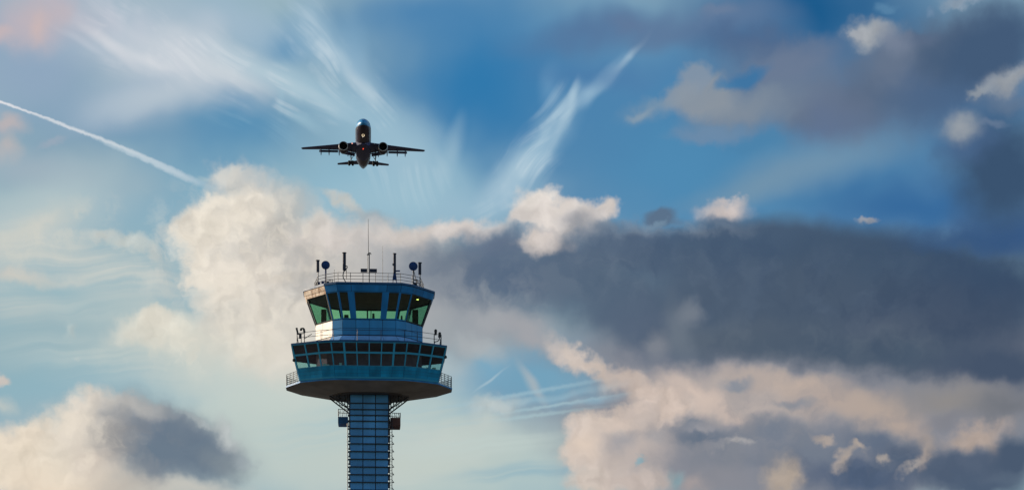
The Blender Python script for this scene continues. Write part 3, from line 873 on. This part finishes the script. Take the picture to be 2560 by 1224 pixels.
# struts under the deck
for s in (-1, 1):
    for y in (-1.3, 1.3):
        b = MB(); b.tube([(s * 4.05, y * .6, 40.95), (s * 2.06, y, 39.52)], .07, 6)
        b.tube([(s * 3.3, y * .7, 40.95), (s * 2.1, y, 40.05)], .04, 5)
        for k in range(6): x = s * (2.2 + k * .28); b.tube([(x, y, 40.95), (x + s * .05, y, 39.65 + abs(x - s * 2.06) * .70)], .03, 5)
        b.tube([(s * 2.05, y, 40.25), (s * 3.1, y, 40.4)], .03, 5)
        b.build('strut', M['steel'], tower)
for s, (x0, x1, za, zb, zm) in ((-1, (2.12, 3.16, 38.08, 39.5, 38.78)), (1, (2.12, 3.18, 37.85, 39.25, 38.75))):
    b = MB(); xm = s * (x0 + x1) / 2; wd = x1 - x0
    b.box((xm, 0, za + .05), (wd, 2.2, .1)); b.box((s * x1, 0, (za + zm) / 2 + .05), (.06, 2.26, zm - za - .1)); b.box((xm, -1.1, (za + zm) / 2 + .05), (wd - .08, .05, zm - za - .1)); b.box((xm, 1.1, (za + zm) / 2 + .05), (wd - .08, .05, zm - za - .1))
    bo = b.build('balcony', M['blue_dark'] if s < 0 else M['rust'], tower)
    r = MB(); r.tube([(s * x0, -1.12, zb), (s * x1, -1.12, zb + (.06 if s < 0 else -.08)), (s * x1, 1.12, zb + (.06 if s < 0 else -.08)), (s * x0, 1.12, zb)], .035, 6)
    for k in range(6):
        x = s * (x0 + .06 + k * (wd - .06) / 5); r.tube([(x, -1.12, zm - .02), (x, -1.12, zb)], .022 if k < 5 else .05, 5)
        if k % 2: r.tube([(x, -1.12, zm - .02), (x - s * wd / 5, -1.12, zb)], .018, 5)
    for k in range(6): r.tube([(s * x1, -1.1 + k * .44, zm - .02), (s * x1, -1.1 + k * .44, zb)], .022, 5)
    r.build('balcony_railing', M['steel'], bo)

# ------------------------------------------------------------------ things fixed on the tower
def onT(lx_, ly_, z): return TM @ Vector((lx_, ly_, z))
def put_thing(name, label, cat, px, ly, z, group=None): return thing(name, label, cat, onT(lx(px, ly), ly, z), TZ, group)

# central mast
Y0 = -4.2
t = put_thing('antenna_mast', 'tallest roof mast, a long thin rod with two dark panels near its foot', 'antenna', 923, Y0, Z_ROOF)
h = lambda py, ly=Y0: zz(py, ly) - Z_ROOF
b = MB(); b.tube([(0, 0, 0), (0, 0, h(633))], .055, 8); b.tube([(-.15, 0, h(681)), (-.15, 0, h(634))], .03, 6); b.box((-.08, 0, h(636)), (.3, .08, .1)); b.build('pole', M['steel'], t)
b = MB(); b.tube([(-.08, 0, h(635)), (-.09, 0, h(590)), (-.10, 0, h(547))], .034, 8, .018); b.build('whip', M['steel'], t)
b = MB(); b.tube([(-.1, 0, h(634)), (.02, 0, h(631.5)), (.12, 0, h(632)), (.19, 0, h(635.5))], .045, 6); b.build('hook_arm', M['steel'], t)
for x0, x1 in ((-.86, -.2), (.06, .78)):
    b = MB(); b.box(((x0 + x1) / 2, -.09, h(676.5)), (x1 - x0, .1, .36)); b.build('panel', M['antenna'], t)
# thin rod
t = MB(); t.tube([(0, 0, 0), (0, 0, h(640)), (0, 0, h(614))], .024, 6, .014); o = t.build('whip_antenna', M['steel']); o.location = onT(lx(956.5, Y0), Y0, Z_ROOF); o.rotation_euler.z = TZ
tag(o, 'hair-thin plain rod antenna between the tall central mast and the right tube antenna', 'antenna')
t = MB(); t.tube([(0, 0, 0), (0, 0, h(675))], .03, 6, .022); t.box((0, 0, .03), (.12, .12, .06)); o = t.build('lightning_rod', M['steel']); o.location = onT(lx(836, Y0), Y0, Z_ROOF); o.rotation_euler.z = TZ
tag(o, 'shortest rod on the roof, sticking just above the left stretch of the rail', 'lightning rod')
# tall tube antennas
for px, lab, side in ((861, 'tall thick tube antenna left of the central mast, on a looped cable bracket', -1), (986.5, 'tall thick tube antenna right of the central mast, with a flared base and side arm', 1)):
    t = put_thing('tube_antenna', lab, 'antenna', px, -3.6, Z_ROOF, 'tall tube antennas on the roof')
    hh = lambda py: zz(py, -3.6) - Z_ROOF
    r = .165 if side < 0 else .14
    b = MB(); zt, zb = hh(632), hh(676 if side < 0 else 682)
    b.lathe([(zb, .02), (zb, r), (zt - .05, r), (zt - .05, r * 1.35), (zt, r * 1.35), (zt, .02)], (0, 0, 1), n=14, caps=True); b.build('tube', M['antenna'], t, True)
    b = MB()
    if side < 0:
        b.tube([(-.02, 0, 0), (.32, 0, 0), (.02, 0, .5), (-.1, 0, .72), (-.14, 0, .98), (-.02, 0, zb + .02)], .05, 6)
        b.tube([(.0, 0, zb - .1), (.16, -.05, zb + .05), (.3, -.05, zb + .3), (.28, -.05, zb + .42), (.1, -.05, zb + .4)], .05, 6)
        b.tube([(.2, 0, .62), (.2, 0, zb + .02)], .04, 6)
    else:
        b.hexa([(-.22, -.15, .6), (.22, -.15, .6), (.22, .15, .6), (-.22, .15, .6)], [(-.11, -.1, zb + .1), (.11, -.1, zb + .1), (.11, .1, zb + .1), (-.11, .1, zb + .1)])
        b.tube([(-.2, 0, 0), (-.16, 0, .62)], .045, 6); b.tube([(.3, 0, 0), (.12, 0, .62)], .045, 6)
        b.tube([(.05, 0, zb - .08), (.6, 0, zb - .1)], .03, 6)
        a2 = MB(); a2.tube([(.1, 0, zb + .24), (.3, 0, zb + .26), (.55, 0, zb + .26)], .07, 8); a2.build('side_arm', M['dish'], t)
        a2 = MB(); a2.box((-.17, 0, zb + .9), (.1, .1, .2)); a2.build('clamp', M['steel'], t)
    b.build('bracket', M['dish'] if side > 0 else M['steel'], t)
# short cylinder antennas
for px, lab, yt, yb, ly in ((795, 'short dark cylinder antenna at the left roof corner, beside the left dish', 652, 681.5, -2.9), (1049.5, 'short dark cylinder antenna at the right roof corner, beside the right dish', 654, 684, -2.9)):
    t = put_thing('cylinder_antenna', lab, 'antenna', px, ly, Z_ROOF, 'short cylinder antennas at the roof corners')
    hh = lambda py: zz(py, ly) - Z_ROOF
    b = MB(); b.lathe([(hh(yb), .02), (hh(yb), .15), (hh(yt) - .06, .15), (hh(yt) - .06, .21), (hh(yt), .21), (hh(yt), .02)], (0, 0, 1), n=14, caps=True); b.build('tube', M['antenna'], t, True)
    b = MB(); b.tube([(.02, 0, 0), (.02, 0, hh(yb) + .02)], .05, 6); b.box((.02, 0, .03), (.25, .25, .06)); b.build('pole', M['steel'], t)
# dishes
for px, lab, yc, ly, s in ((814.5, 'round blue dish on a single pole at the left of the roof', 665, -2.7, -1), (1033, 'round blue dish on a braced pole at the right of the roof', 664.5, -2.7, 1)):
    t = put_thing('dish_antenna', lab, 'dish antenna', px, ly, Z_ROOF, 'round dishes on the roof')
    hc = zz(yc, ly) - Z_ROOF; rd = .435 if s < 0 else .45
    b = MB(); b.lathe([(-.12, .02), (-.10, rd * .5), (0, rd * .97), (.03, rd), (.0, rd * 1.0), (.06, rd * .97), (.12, rd * .5), (.14, .02)], (0, 1, 0), (0, -.2, hc), 28, True); b.build('dish', M['dish'], t, True)
    b = MB(); b.tube([(0, 0, 0), (0, 0, hc - .1)], .09 if s < 0 else .06, 8); b.box((0, -.06, hc - .25), (.18, .2, .3))
    if s > 0: b.tube([(.35, 0, .1), (.3, 0, .7), (.06, 0, hc - .4)], .035, 6); b.tube([(.0, 0, .75), (.4, 0, .9), (.45, 0, .6)], .04, 6)
    else: b.tube([(-.4, 0, .35), (0, 0, .5)], .04, 6); b.box((-.3, 0, .42), (.26, .12, .3))
    b.build('pole', M['dish'] if s < 0 else M['steel'], t)
t = put_thing('roof_lamp', 'small blue grey lamp housing low at the left roof corner, under the short cylinder antenna', 'lamp', 795, -1.9, Z_ROOF)
b = MB(); b.lathe([(0, .03), (0, .13), (.42, .17), (.55, .12), (.58, .02)], (.25, 0, 1), (-.02, 0, .12), 12, True); b.build('housing', M['dish'], t, True)
b = MB(); b.tube([(-.02, 0, 0), (-.02, 0, .2)], .06, 6); b.tube([(-.2, 0, .3), (-.12, 0, .62), (.06, 0, .68)], .04, 6); b.build('bracket', M['steel'], t)
for px, lab in ((823, 'small open pipe frame with a box, by the rail under the left dish'), (1042, 'small open pipe frame with a box, by the rail under the right dish')):
    t = put_thing('instrument_rack', lab, 'instrument rack', px, -2.6, Z_ROOF, 'pipe frames under the dishes')
    b = MB()
    for x in (-.35, .0, .35): b.tube([(x, 0, 0), (x, 0, .78)], .028, 6)
    for z in (.3, .55, .78): b.tube([(-.4, 0, z), (.4, 0, z)], .024, 6)
    b.tube([(-.35, 0, .05), (.0, 0, .55)], .02, 5); b.tube([(.35, 0, .05), (.1, 0, .78)], .02, 5); b.build('frame', M['steel'], t)
    b = MB(); b.box((-.17, .02, .42), (.26, .16, .22)); b.build('box', M['antenna'], t)
# floodlights by the gallery rail
ZG = Z_T + .03; LY = -3.3
hg = lambda py: zz(py, LY) - ZG
FG = 'floodlights on the gallery rail corners'
t = put_thing('floodlight', 'slab shaped floodlight leaning outwards over a box, outermost on the left gallery corner', 'floodlight', 751, LY, ZG, FG)
b = MB(); b.hexa([(-.30, -.08, hg(838)), (-.12, -.08, hg(838)), (-.12, .1, hg(838)), (-.30, .1, hg(838))], [(-.46, -.1, hg(822)), (-.26, -.1, hg(821)), (-.26, .12, hg(821)), (-.46, .12, hg(822))]); b.build('lamp_head', M['black'], t)
b = MB(); b.box((.02, 0, hg(842)), (.27, .25, .46)); b.build('ballast_box', M['black'], t)
b = MB(); b.tube([(.1, 0, 0), (.1, 0, hg(846))], .05, 6); b.tube([(-.2, 0, hg(836)), (.4, .0, hg(835))], .04, 6); b.build('bracket', M['steel'], t)
t = put_thing('floodlight', 'hooded floodlight with a curved top on a pole, inner one of the left gallery corner', 'floodlight', 761.5, LY, ZG, FG)
b = MB(); b.loft([[Vector((x, y * .13, z)) for x, z, y in ((a - .11, c + .0, -1), (a + .11, c + .02, -1), (a + .11, c + .02, 1), (a - .11, c, 1))] for a, c in ((-.34, hg(828)), (-.32, hg(823.5)), (-.2, hg(821.5)), (-.06, hg(824)), (.0, hg(830)), (.0, hg(833)))]); b.build('lamp_head', M['black'], t)
b = MB(); b.tube([(0, 0, 0), (0, 0, hg(832))], .05, 6); b.tube([(0, 0, hg(848)), (.75, 0, hg(836))], .035, 6); b.build('bracket', M['steel'], t)
for px, lab, yt, yb, dx, lean in ((1085.5, 'tall narrow upright floodlight on a pole, inner one of the right gallery corner', 820, 835, .06, .0), (1097.5, 'rounded floodlight on a bent arm, outermost on the right gallery corner', 827, 841, -.02, .06)):
    t = put_thing('floodlight', lab, 'floodlight', px, LY, ZG, FG)
    hm = (hg(yt) + hg(yb)) / 2; hl = (hg(yt) - hg(yb)) / 2
    b = MB(); b.lathe([(-hl, .03), (-hl * .9, .10), (-hl * .2, .13), (hl * .4, .15), (hl * .85, .12), (hl, .03)], (lean, -.15, 1), (.09 + dx, 0, hm), 14, True); b.build('lamp_head', M['black'], t, True)
    b = MB()
    if lean: b.tube([(-.45, 0, hg(852)), (-.12, 0, hg(850)), (.02, 0, hg(846)), (.06, 0, hg(839))], .05, 6); b.tube([(-.5, 0, 0), (-.45, 0, hg(852))], .04, 6); b.box((.06, 0, hg(838.5)), (.3, .2, .14))
    else: b.tube([(0, 0, 0), (0, 0, hg(834)), (.06, 0, hg(831))], .045, 6)
    b.build('bracket', M['steel'], t)
# round wall lamps
for px, py, lab in ((736, 902, 'round dark lamp on the left edge of the lower storey'), (1113.5, 889.5, 'round dark lamp on the right edge of the lower storey')):
    t = put_thing('wall_lamp', lab, 'wall lamp', px, -3.95, zz(py, -3.95), 'round lamps at the storey edges')
    b = MB(); b.lathe([(-.17, .03), (-.14, .12), (0, .17), (.1, .15), (.16, .04)], (0, -1, .2), n=16, caps=True); b.build('lamp_head', M['black'], t, True)
    s = 1 if px < 923 else -1
    b = MB(); b.tube([(0, .05, 0), (s * .25, .12, 0)], .05, 6); b.build('bracket', M['steel'], t)
# indoors
dk = MB()
for i in range(12):
    a0, a1, c0, c1 = [Vector((*SP[i], 0)), Vector((*SP[(i + 1) % 12], 0)), Vector((*scaled(SP, .8)[i], 0)), Vector((*scaled(SP, .8)[(i + 1) % 12], 0))]
    e = [a0 * .945, a1 * .945, c1, c0]
    dk.hexa([p + Vector((0, 0, Z_SILL - .19)) for p in e], [p + Vector((0, 0, Z_SILL + .12)) for p in e])
o = dk.build('control_desk', M['desk']); o.matrix_world = TM
tag(o, 'dark ring of desks along the inside of the top windows', 'desk')
for px, w_, hh_, ly, lab in ((866, .50, .17, -3.35, 'low wide monitor at the left of the top front window'), (883.5, .22, .34, -3.35, 'small tilted monitor left of the middle of the top front window'), (933.5, .26, .34, -3.35, 'rounded dark monitor right of the middle of the top front window'), (1004, .2, .2, -3.1, 'small screen behind the top corner window to the right')):
    t = put_thing('monitor', lab, 'monitor', px, ly, Z_SILL + .121, 'monitors on the control desk')
    b = MB(); b.hexa([(-w_ / 2, -.05, .05), (w_ / 2, -.05, .05), (w_ / 2, .03, .05), (-w_ / 2, .03, .05)], [(-w_ / 2 * .85, -.02, .05 + hh_ + .25), (w_ / 2 * .85, -.02, .05 + hh_ + .25), (w_ / 2 * .85, .05, .05 + hh_ + .25), (-w_ / 2 * .85, .05, .05 + hh_ + .25)]); b.build('screen', M['black'], t)
    b = MB(); b.box((0, 0, .015), (.2, .18, .03)); b.box((0, .02, .04), (.06, .04, .05)); b.build('stand', M['black'], t)
for px, ly, w_, zt, lab in ((1038, -.6, .62, 49.9, 'dark equipment cabinet standing behind the wide top right window'), (810, -.6, .55, 49.8, 'dark equipment cabinet standing behind the wide top left window')):
    t = put_thing('equipment_cabinet', lab, 'cabinet', px, ly, Z_SILL - .19)
    hh_ = zt - Z_SILL + .19
    b = MB(); b.box((0, 0, hh_ / 2), (w_, .5, hh_)); b.build('body', M['interior'], t)
    b = MB(); b.box((0, -.262, hh_ / 2), (w_ - .06, .02, hh_ - .1)); b.build('door', M['black'], t)
t = put_thing('ceiling_lamp', 'small glowing yellow lamp on the ceiling behind the top right window', 'lamp', 1044, -2.1, Z_HEAD - .02)
b = MB(); b.box((0, 0, -.13), (.22, .22, .06)); b.build('bulb', M['lamp'], t)
b = MB(); b.box((0, 0, .07), (.20, .20, .3)); b.build('housing', M['black'], t)
ZF = 42.55
for px, w_, d_, z0, z1, ly, mt, nm, cat, lab in ((812, .34, .3, 43.0, 43.5, -4.6, 'paper', 'printer', 'printer', 'white boxy machine behind the lower left corner window'),
                                       (820.5, .25, .2, 43.0, 43.45, -4.6, 'paper', 'paper_stack', 'papers', 'small stack of white papers beside the boxy machine in the lower left window'),
                                       (851.5, .26, .03, 43.0, 43.5, -5.3, 'paper', 'notice_sheet', 'notice', 'white sheet standing in the lower front window, second from the left')):
    t = put_thing(nm, lab, cat, px, ly, ZF)
    b = MB(); b.box((0, 0, .42), (w_ + .1, d_ + .1, .04)); b.box((0, 0, .2), (w_ * .8, d_ * .8 + .02, .4)); b.build('stand', M['desk'], t)
    b = MB(); hh_ = z1 - ZF - .44; b.box((0, 0, .44 + hh_ / 2), (w_, d_, hh_))
    if nm == 'printer': b.box((0, -d_ / 2 - .03, .44 + hh_ * .35), (w_ * .6, .06, hh_ * .2))
    b.build('sheet' if nm == 'notice_sheet' else 'body', M[mt], t)
for k, (px, lab) in enumerate(((1070, 'pale chair near the middle of the lower right window'), (1085, 'pale chair at the far right of the lower right window'))):
    t = put_thing('office_chair', lab, 'chair', px, -3.4, ZF, 'pale chairs in the lower right window')
    b = MB(); b.box((0, 0, .48), (.46, .46, .07)); b.build('seat', M['chair'], t)
    b = MB(); b.hexa([(-.2, .2, .55), (.2, .2, .55), (.2, .25, .55), (-.2, .25, .55)], [(-.18, .27, 1.0), (.18, .27, 1.0), (.18, .31, 1.0), (-.18, .31, 1.0)]); b.build('backrest', M['chair'], t)
    b = MB(); b.tube([(0, 0, 0.03), (0, 0, .45)], .03, 8); b.tube([(-.22, 0, .03), (.22, 0, .03)], .025, 6); b.tube([(0, -.22, .03), (0, .22, .03)], .025, 6); b.build('base', M['black'], t)

# ------------------------------------------------------------------ airliner
PY = 600.0
ploc = Vector(((908 - 1280) / F * PY, PY, (1945 - 361) / F * PY + EYE))
plane = bpy.data.objects.new('airliner', None); col.objects.link(plane)
tag(plane, 'dark twin engined passenger jet flying overhead with its wheels and flaps down', 'airplane')
plane.matrix_world = Matrix.Translation(ploc) @ Matrix.Rotation(math.atan2(-ploc.y, -ploc.x), 4, 'Z') @ Matrix.Rotation(R(-4), 4, 'Y')
def painted_reflection(name, sky_refl, body, x0, x1, rough=.38):  # sky reflected on nose and upper hull, shaded belly: both put into the colour
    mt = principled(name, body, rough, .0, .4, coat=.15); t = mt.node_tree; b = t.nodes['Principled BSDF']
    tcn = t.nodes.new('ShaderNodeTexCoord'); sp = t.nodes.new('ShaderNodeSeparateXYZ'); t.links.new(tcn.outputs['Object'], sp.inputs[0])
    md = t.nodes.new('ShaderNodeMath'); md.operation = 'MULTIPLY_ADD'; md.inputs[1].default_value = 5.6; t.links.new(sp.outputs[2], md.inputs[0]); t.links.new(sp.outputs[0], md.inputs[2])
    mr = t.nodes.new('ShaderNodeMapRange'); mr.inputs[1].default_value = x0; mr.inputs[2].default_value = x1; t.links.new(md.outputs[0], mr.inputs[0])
    mx = t.nodes.new('ShaderNodeMix'); mx.data_type = 'RGBA'; mx.inputs[6].default_value = (*body, 1); mx.inputs[7].default_value = (*sky_refl, 1)
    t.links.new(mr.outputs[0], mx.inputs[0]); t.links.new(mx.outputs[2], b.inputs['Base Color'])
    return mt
M['hull'] = painted_reflection('airliner_painted_reflection', (.03, .26, .55), (.032, .027, .05), 11.3, 12.0)  # blue is the painted sky reflection, near black the painted belly shade
M['wing'] = principled('wing_paint', (.05, .065, .17), .45, 0, .3, coat=.1, var=.15, vscale=.5)
M['metal'] = principled('bare_metal_lip', (.42, .42, .44), .35, .7)
M['engine'] = principled('nacelle_paint', (.022, .022, .045), .45, 0, .3, coat=.1)
M['fan'] = principled('fan_blades', (.010, .010, .014), .5, .3)
M['tyre'] = principled('tyre_rubber', (.012, .012, .013), .8)
M['red'] = principled('red_beacon', (.8, .05, .02), .4, emit=(1, .08, .03), estr=1.6)
M['warm'] = principled('landing_lamp', (.9, .8, .6), .3, emit=(1, .80, .50), estr=.75)
M['pink'] = principled('pale_red_lamp', (.8, .3, .25), .4, emit=(1, .45, .35), estr=1.2)
NF = 40
def fring(x, ry, rz, zc): return [Vector((x, ry * math.sin(2 * math.pi * k / NF), zc + rz * math.cos(2 * math.pi * k / NF))) for k in range(NF)]
st = [(17.7, .05, .05, -.42), (17.55, .38, .36, -.40), (17.1, .78, .74, -.34), (16.3, 1.2, 1.17, -.23), (15.2, 1.6, 1.6, -.12), (13.8, 1.93, 1.92, -.03), (12, 2.09, 2.09, 0), (10, 2.12, 2.12, 0), (4, 2.12, 2.12, 0), (-2, 2.12, 2.12, 0),
      (-7, 2.12, 2.12, 0), (-9.5, 2.05, 2.05, .0), (-12, 1.82, 1.84, .06), (-14.5, 1.42, 1.45, .16), (-17, .9, .95, .26), (-19, .4, .45, .32), (-19.8, .15, .18, .34)]
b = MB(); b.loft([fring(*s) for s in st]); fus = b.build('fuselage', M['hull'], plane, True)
b = MB(); b.loft([[Vector((x, y * w, z)) for y, z in ((-1, -1.3), (-.8, -2.2), (-.4, -2.5), (.4, -2.5), (.8, -2.2), (1, -1.3))] for x, w in ((6.6, .6), (5.2, 2.0), (1, 2.25), (-3.5, 2.2), (-6, .9))]); b.build('belly_fairing', M['wing'], fus, True)
b = MB()
def hull(x, ang, off=.012):
    for s0, s1 in zip(st, st[1:]):
        if s1[0] <= x <= s0[0]:
            f = (x - s1[0]) / (s0[0] - s1[0]); ry, rz, zc = [s1[j] + (s0[j] - s1[j]) * f for j in (1, 2, 3)]
            return Vector((x, (ry + off) * math.sin(ang), zc + (rz + off) * math.cos(ang)))
for s in (-1, 1):
    for a0, a1, xa, xb, ya, yb in ((3, 27, 15.75, 14.9, 15.75, 14.95), (29, 52, 15.72, 14.95, 15.55, 14.7), (54, 70, 15.5, 14.65, 14.9, 14.3)):
        n = 5; g0 = [hull(xa + (ya - xa) * k / n, R(s * (a0 + (a1 - a0) * k / n))) for k in range(n + 1)]; g1 = [hull(xb + (yb - xb) * k / n, R(s * (a0 + (a1 - a0) * k / n))) for k in range(n + 1)]
        for k in range(n): b.face([g0[k], g0[k + 1], g1[k + 1], g1[k]])
b.build('cockpit_window', M['black'], fus)
def foil(xle, y, z, chord, th, twist=0.):
    prof = [(0, 0), (.03, .35), (.12, .75), (.3, 1.0), (.55, .8), (.8, .4), (1, .04), (1, -.04), (.8, -.2), (.55, -.45), (.3, -.6), (.12, -.5), (.03, -.28)]
    return [Vector((xle - c * chord, y, z + t * th / 2 * 1.25 - c * chord * twist)) for c, t in prof]
def wing_le(y): return 4.9 - (abs(y) - 2.0) * .525
def wing_z(y): return -1.35 + (abs(y) - 2.0) * .082
for s in (-1, 1):
    b = MB(); b.loft([foil(wing_le(0) + .4, 0, -1.5, 7.8, .95, .02), foil(wing_le(2), s * 2.0, wing_z(2), 7.2, .9, .03), foil(wing_le(5.6), s * 5.6, wing_z(5.6), 4.4, .55, .03), foil(wing_le(12), s * 12, wing_z(12), 2.5, .34, .03), foil(wing_le(16.6), s * 16.6, wing_z(16.6), 1.5, .2, .02), foil(wing_le(17) - .3, s * 17.0, wing_z(17) + .04, .9, .1)])
    wg = b.build('wing', M['wing'], plane, True)
    def te(y): y = abs(y); return wing_le(y) - (7.2 - (y - 2) * .778 if y < 5.6 else 4.4 - (y - 5.6) * .297)
    for y0, y1, cd, dp in ((6.9, 12.1, .95, .30), (2.3, 5.3, 1.4, .34)):
        f = MB(); rr = []
        for y in (y0, y1):
            xl = te(y) - .02; zl = wing_z(y) - .22 - (.05 if y0 < 4 else .0)
            rr.append(foil(xl, s * y, zl, cd, .2, dp))
        f.loft(rr); f.build('flap', M['wing'], wg, True)
    for y in (6.6, 9.4, 11.6, 4.2):
        f = MB(); xl = te(y); zl = wing_z(y) - .30
        f.loft([[Vector((xl + dx_, s * y + w * a_, zl + dz + hgt * c_)) for a_, c_ in ((-1, 0), (-.7, -.8), (0, -1), (.7, -.8), (1, 0), (0, .5))] for dx_, w, hgt, dz in ((1.6, .03, .05, .05), (.9, .16, .22, .02), (-.2, .17, .3, -.22), (-1.0, .12, .2, -.75), (-1.35, .03, .05, -.95))])
        f.build('flap_fairing', M['wing'], wg, True)
    # engine
    ex, ey, ez = 5.6, s * 5.38, -2.55
    e = MB(); e.lathe([(-.02, 1.06), (.04, 1.20), (-.12, 1.28), (-.9, 1.38), (-2.0, 1.36), (-3.2, 1.14), (-3.9, .92), (-3.9, .8), (-3.0, .78)], (1, 0, 0), (ex, ey, ez), 32); e.lathe([(-3.0, .75), (-4.6, .52), (-5.3, .1)], (1, 0, 0), (ex, ey, ez), 20, True)
    en = e.build('engine', M['engine'], plane, True)
    e = MB(); e.lathe([(-.22, 1.03), (-.02, 1.07), (.07, 1.15), (.05, 1.24), (-.08, 1.29), (-.20, 1.31)], (1, 0, 0), (ex, ey, ez), 32); e.build('intake_lip', M['metal'], en, True)
    e = MB(); e.lathe([(-.2, 1.03), (-.9, 1.02)], (1, 0, 0), (ex, ey, ez), 32); e.build('intake_duct', M['fan'], en, True)
    e = MB(); e.lathe([(-.35, .02), (-.6, .25), (-.85, .34)], (1, 0, 0), (ex, ey, ez), 16)
    for k in range(22):
        a_ = 2 * math.pi * k / 22; c_, s_ = math.cos(a_), math.sin(a_); c2, s2 = math.cos(a_ + .22), math.sin(a_ + .22)
        e.face([(ex - .8, ey + .3 * c_, ez + .3 * s_), (ex - .78, ey + 1.0 * c_, ez + 1.0 * s_), (ex - 1.0, ey + 1.0 * c2, ez + 1.0 * s2), (ex - .95, ey + .3 * c2, ez + .3 * s2)])
    e.lathe([(-1.05, .01), (-1.06, 1.02)], (1, 0, 0), (ex, ey, ez), 24); e.build('fan', M['fan'], en)
    e = MB(); e.loft([[Vector((x, ey - .16, z)), Vector((x, ey + .16, z)), Vector((x, ey + .12, z2)), Vector((x, ey - .12, z2))] for x, z, z2 in ((4.6, ez + 1.3, ez + 1.45), (2.6, ez + 1.2, wing_z(5.4)), (-.5, ez + .7, wing_z(5.4) - .1))]); e.build('pylon', M['engine'], en)
    # tailplane
    b = MB(); b.loft([foil(-14.2, s * .3, .75, 3.6, .36), foil(-17.0, s * 7.1, .72, 1.4, .16), foil(-17.3, s * 7.25, .73, .8, .06)]); b.build('tailplane', M['wing'], plane, True)
    # main landing gear
    gx, gy, gz = -1.3, s * 3.35, -4.85
    b = MB(); b.tube([(gx, gy, -1.5), (gx, gy, gz + .3)], .15, 10); b.tube([(gx, gy, gz + .4), (gx, gy, gz)], .10, 8); b.tube([(gx, s * 2.0, -1.8), (gx, gy - s * .02, gz + 1.0)], .08, 8); b.tube([(gx + 1.3, gy, -1.5), (gx, gy, gz + 1.1)], .07, 8); b.tube([(gx, gy - .62, gz), (gx, gy + .62, gz)], .09, 8)
    gr = b.build('landing_gear', M['steel'], plane, True)
    b = MB(); b.box((gx + .1, gy + s * .32, -2.5), (1.1, .05, 1.5)); b.build('gear_door', M['wing'], gr)
    for o_ in (-.48, .48):
        w_ = MB(); w_.lathe([(-.3, .25), (-.31, .55), (-.24, .68), (0, .73), (.24, .68), (.31, .55), (.3, .25)], (0, 1, 0), (gx, gy + o_, gz), 22, True); wh = w_.build('wheel', M['tyre'], gr, True)
    l = MB(); l.lathe([(-.1, .05), (0, .18), (.12, .16), (.2, .03)], (1, 0, 0), (4.2, s * 3.0, wing_z(3) - .05), 12, True); l.build('wing_light', M['pink'] if s < 0 else M['metal'], wg, True)
    l = MB(); l.lathe([(-.3, .03), (0, .1), (.25, .02)], (1, 0, 0), (wing_le(17) - .5, s * 17.0, wing_z(17) + .06), 8, True); l.build('tip_light', M['metal'], wg, True)
b = MB(); b.loft([[Vector((x - c * ch, t * th, z)) for c, t in ((0, 0), (.12, .8), (.35, 1), (.7, .6), (1, .05), (1, -.05), (.7, -.6), (.35, -1), (.12, -.8))] for x, z, ch, th in ((-11.5, 1.7, 6.5, .3), (-13.0, 2.6, 5.2, .28), (-17.0, 7.6, 2.3, .13))]); b.build('tail_fin', M['wing'], plane, True)
# lamps under the belly
b = MB(); b.lathe([(0, .05), (.02, .28), (.10, .40), (.16, .41), (.14, .33), (.07, .26), (.06, .03)], (.45, 0, -1), (12.7, 0, -2.08), 24); ll = b.build('landing_light', M['warm'], fus, True)
b = MB(); b.lathe([(.0, .02), (.09, .26), (.13, .24), (.15, .02)], (.45, 0, -1), (12.7, 0, -2.08), 16, True); b.build('lens', M['black'], ll, True)
b = MB(); b.tube([(12.2, 0, -2.0), (12.15, 0, -2.5)], .1, 8); b.build('lamp_stalk', M['metal'], ll, True)
b = MB(); b.lathe([(-.05, .15), (.12, .15), (.24, .10), (.28, .02)], (0, 0, -1), (3.6, 0, -2.46), 14, True); b.build('beacon_light', M['red'], fus, True)
sc.cycles.use_adaptive_sampling = True; sc.cycles.adaptive_threshold = .012
sc.cycles.max_bounces = 8; sc.cycles.transparent_max_bounces = 16
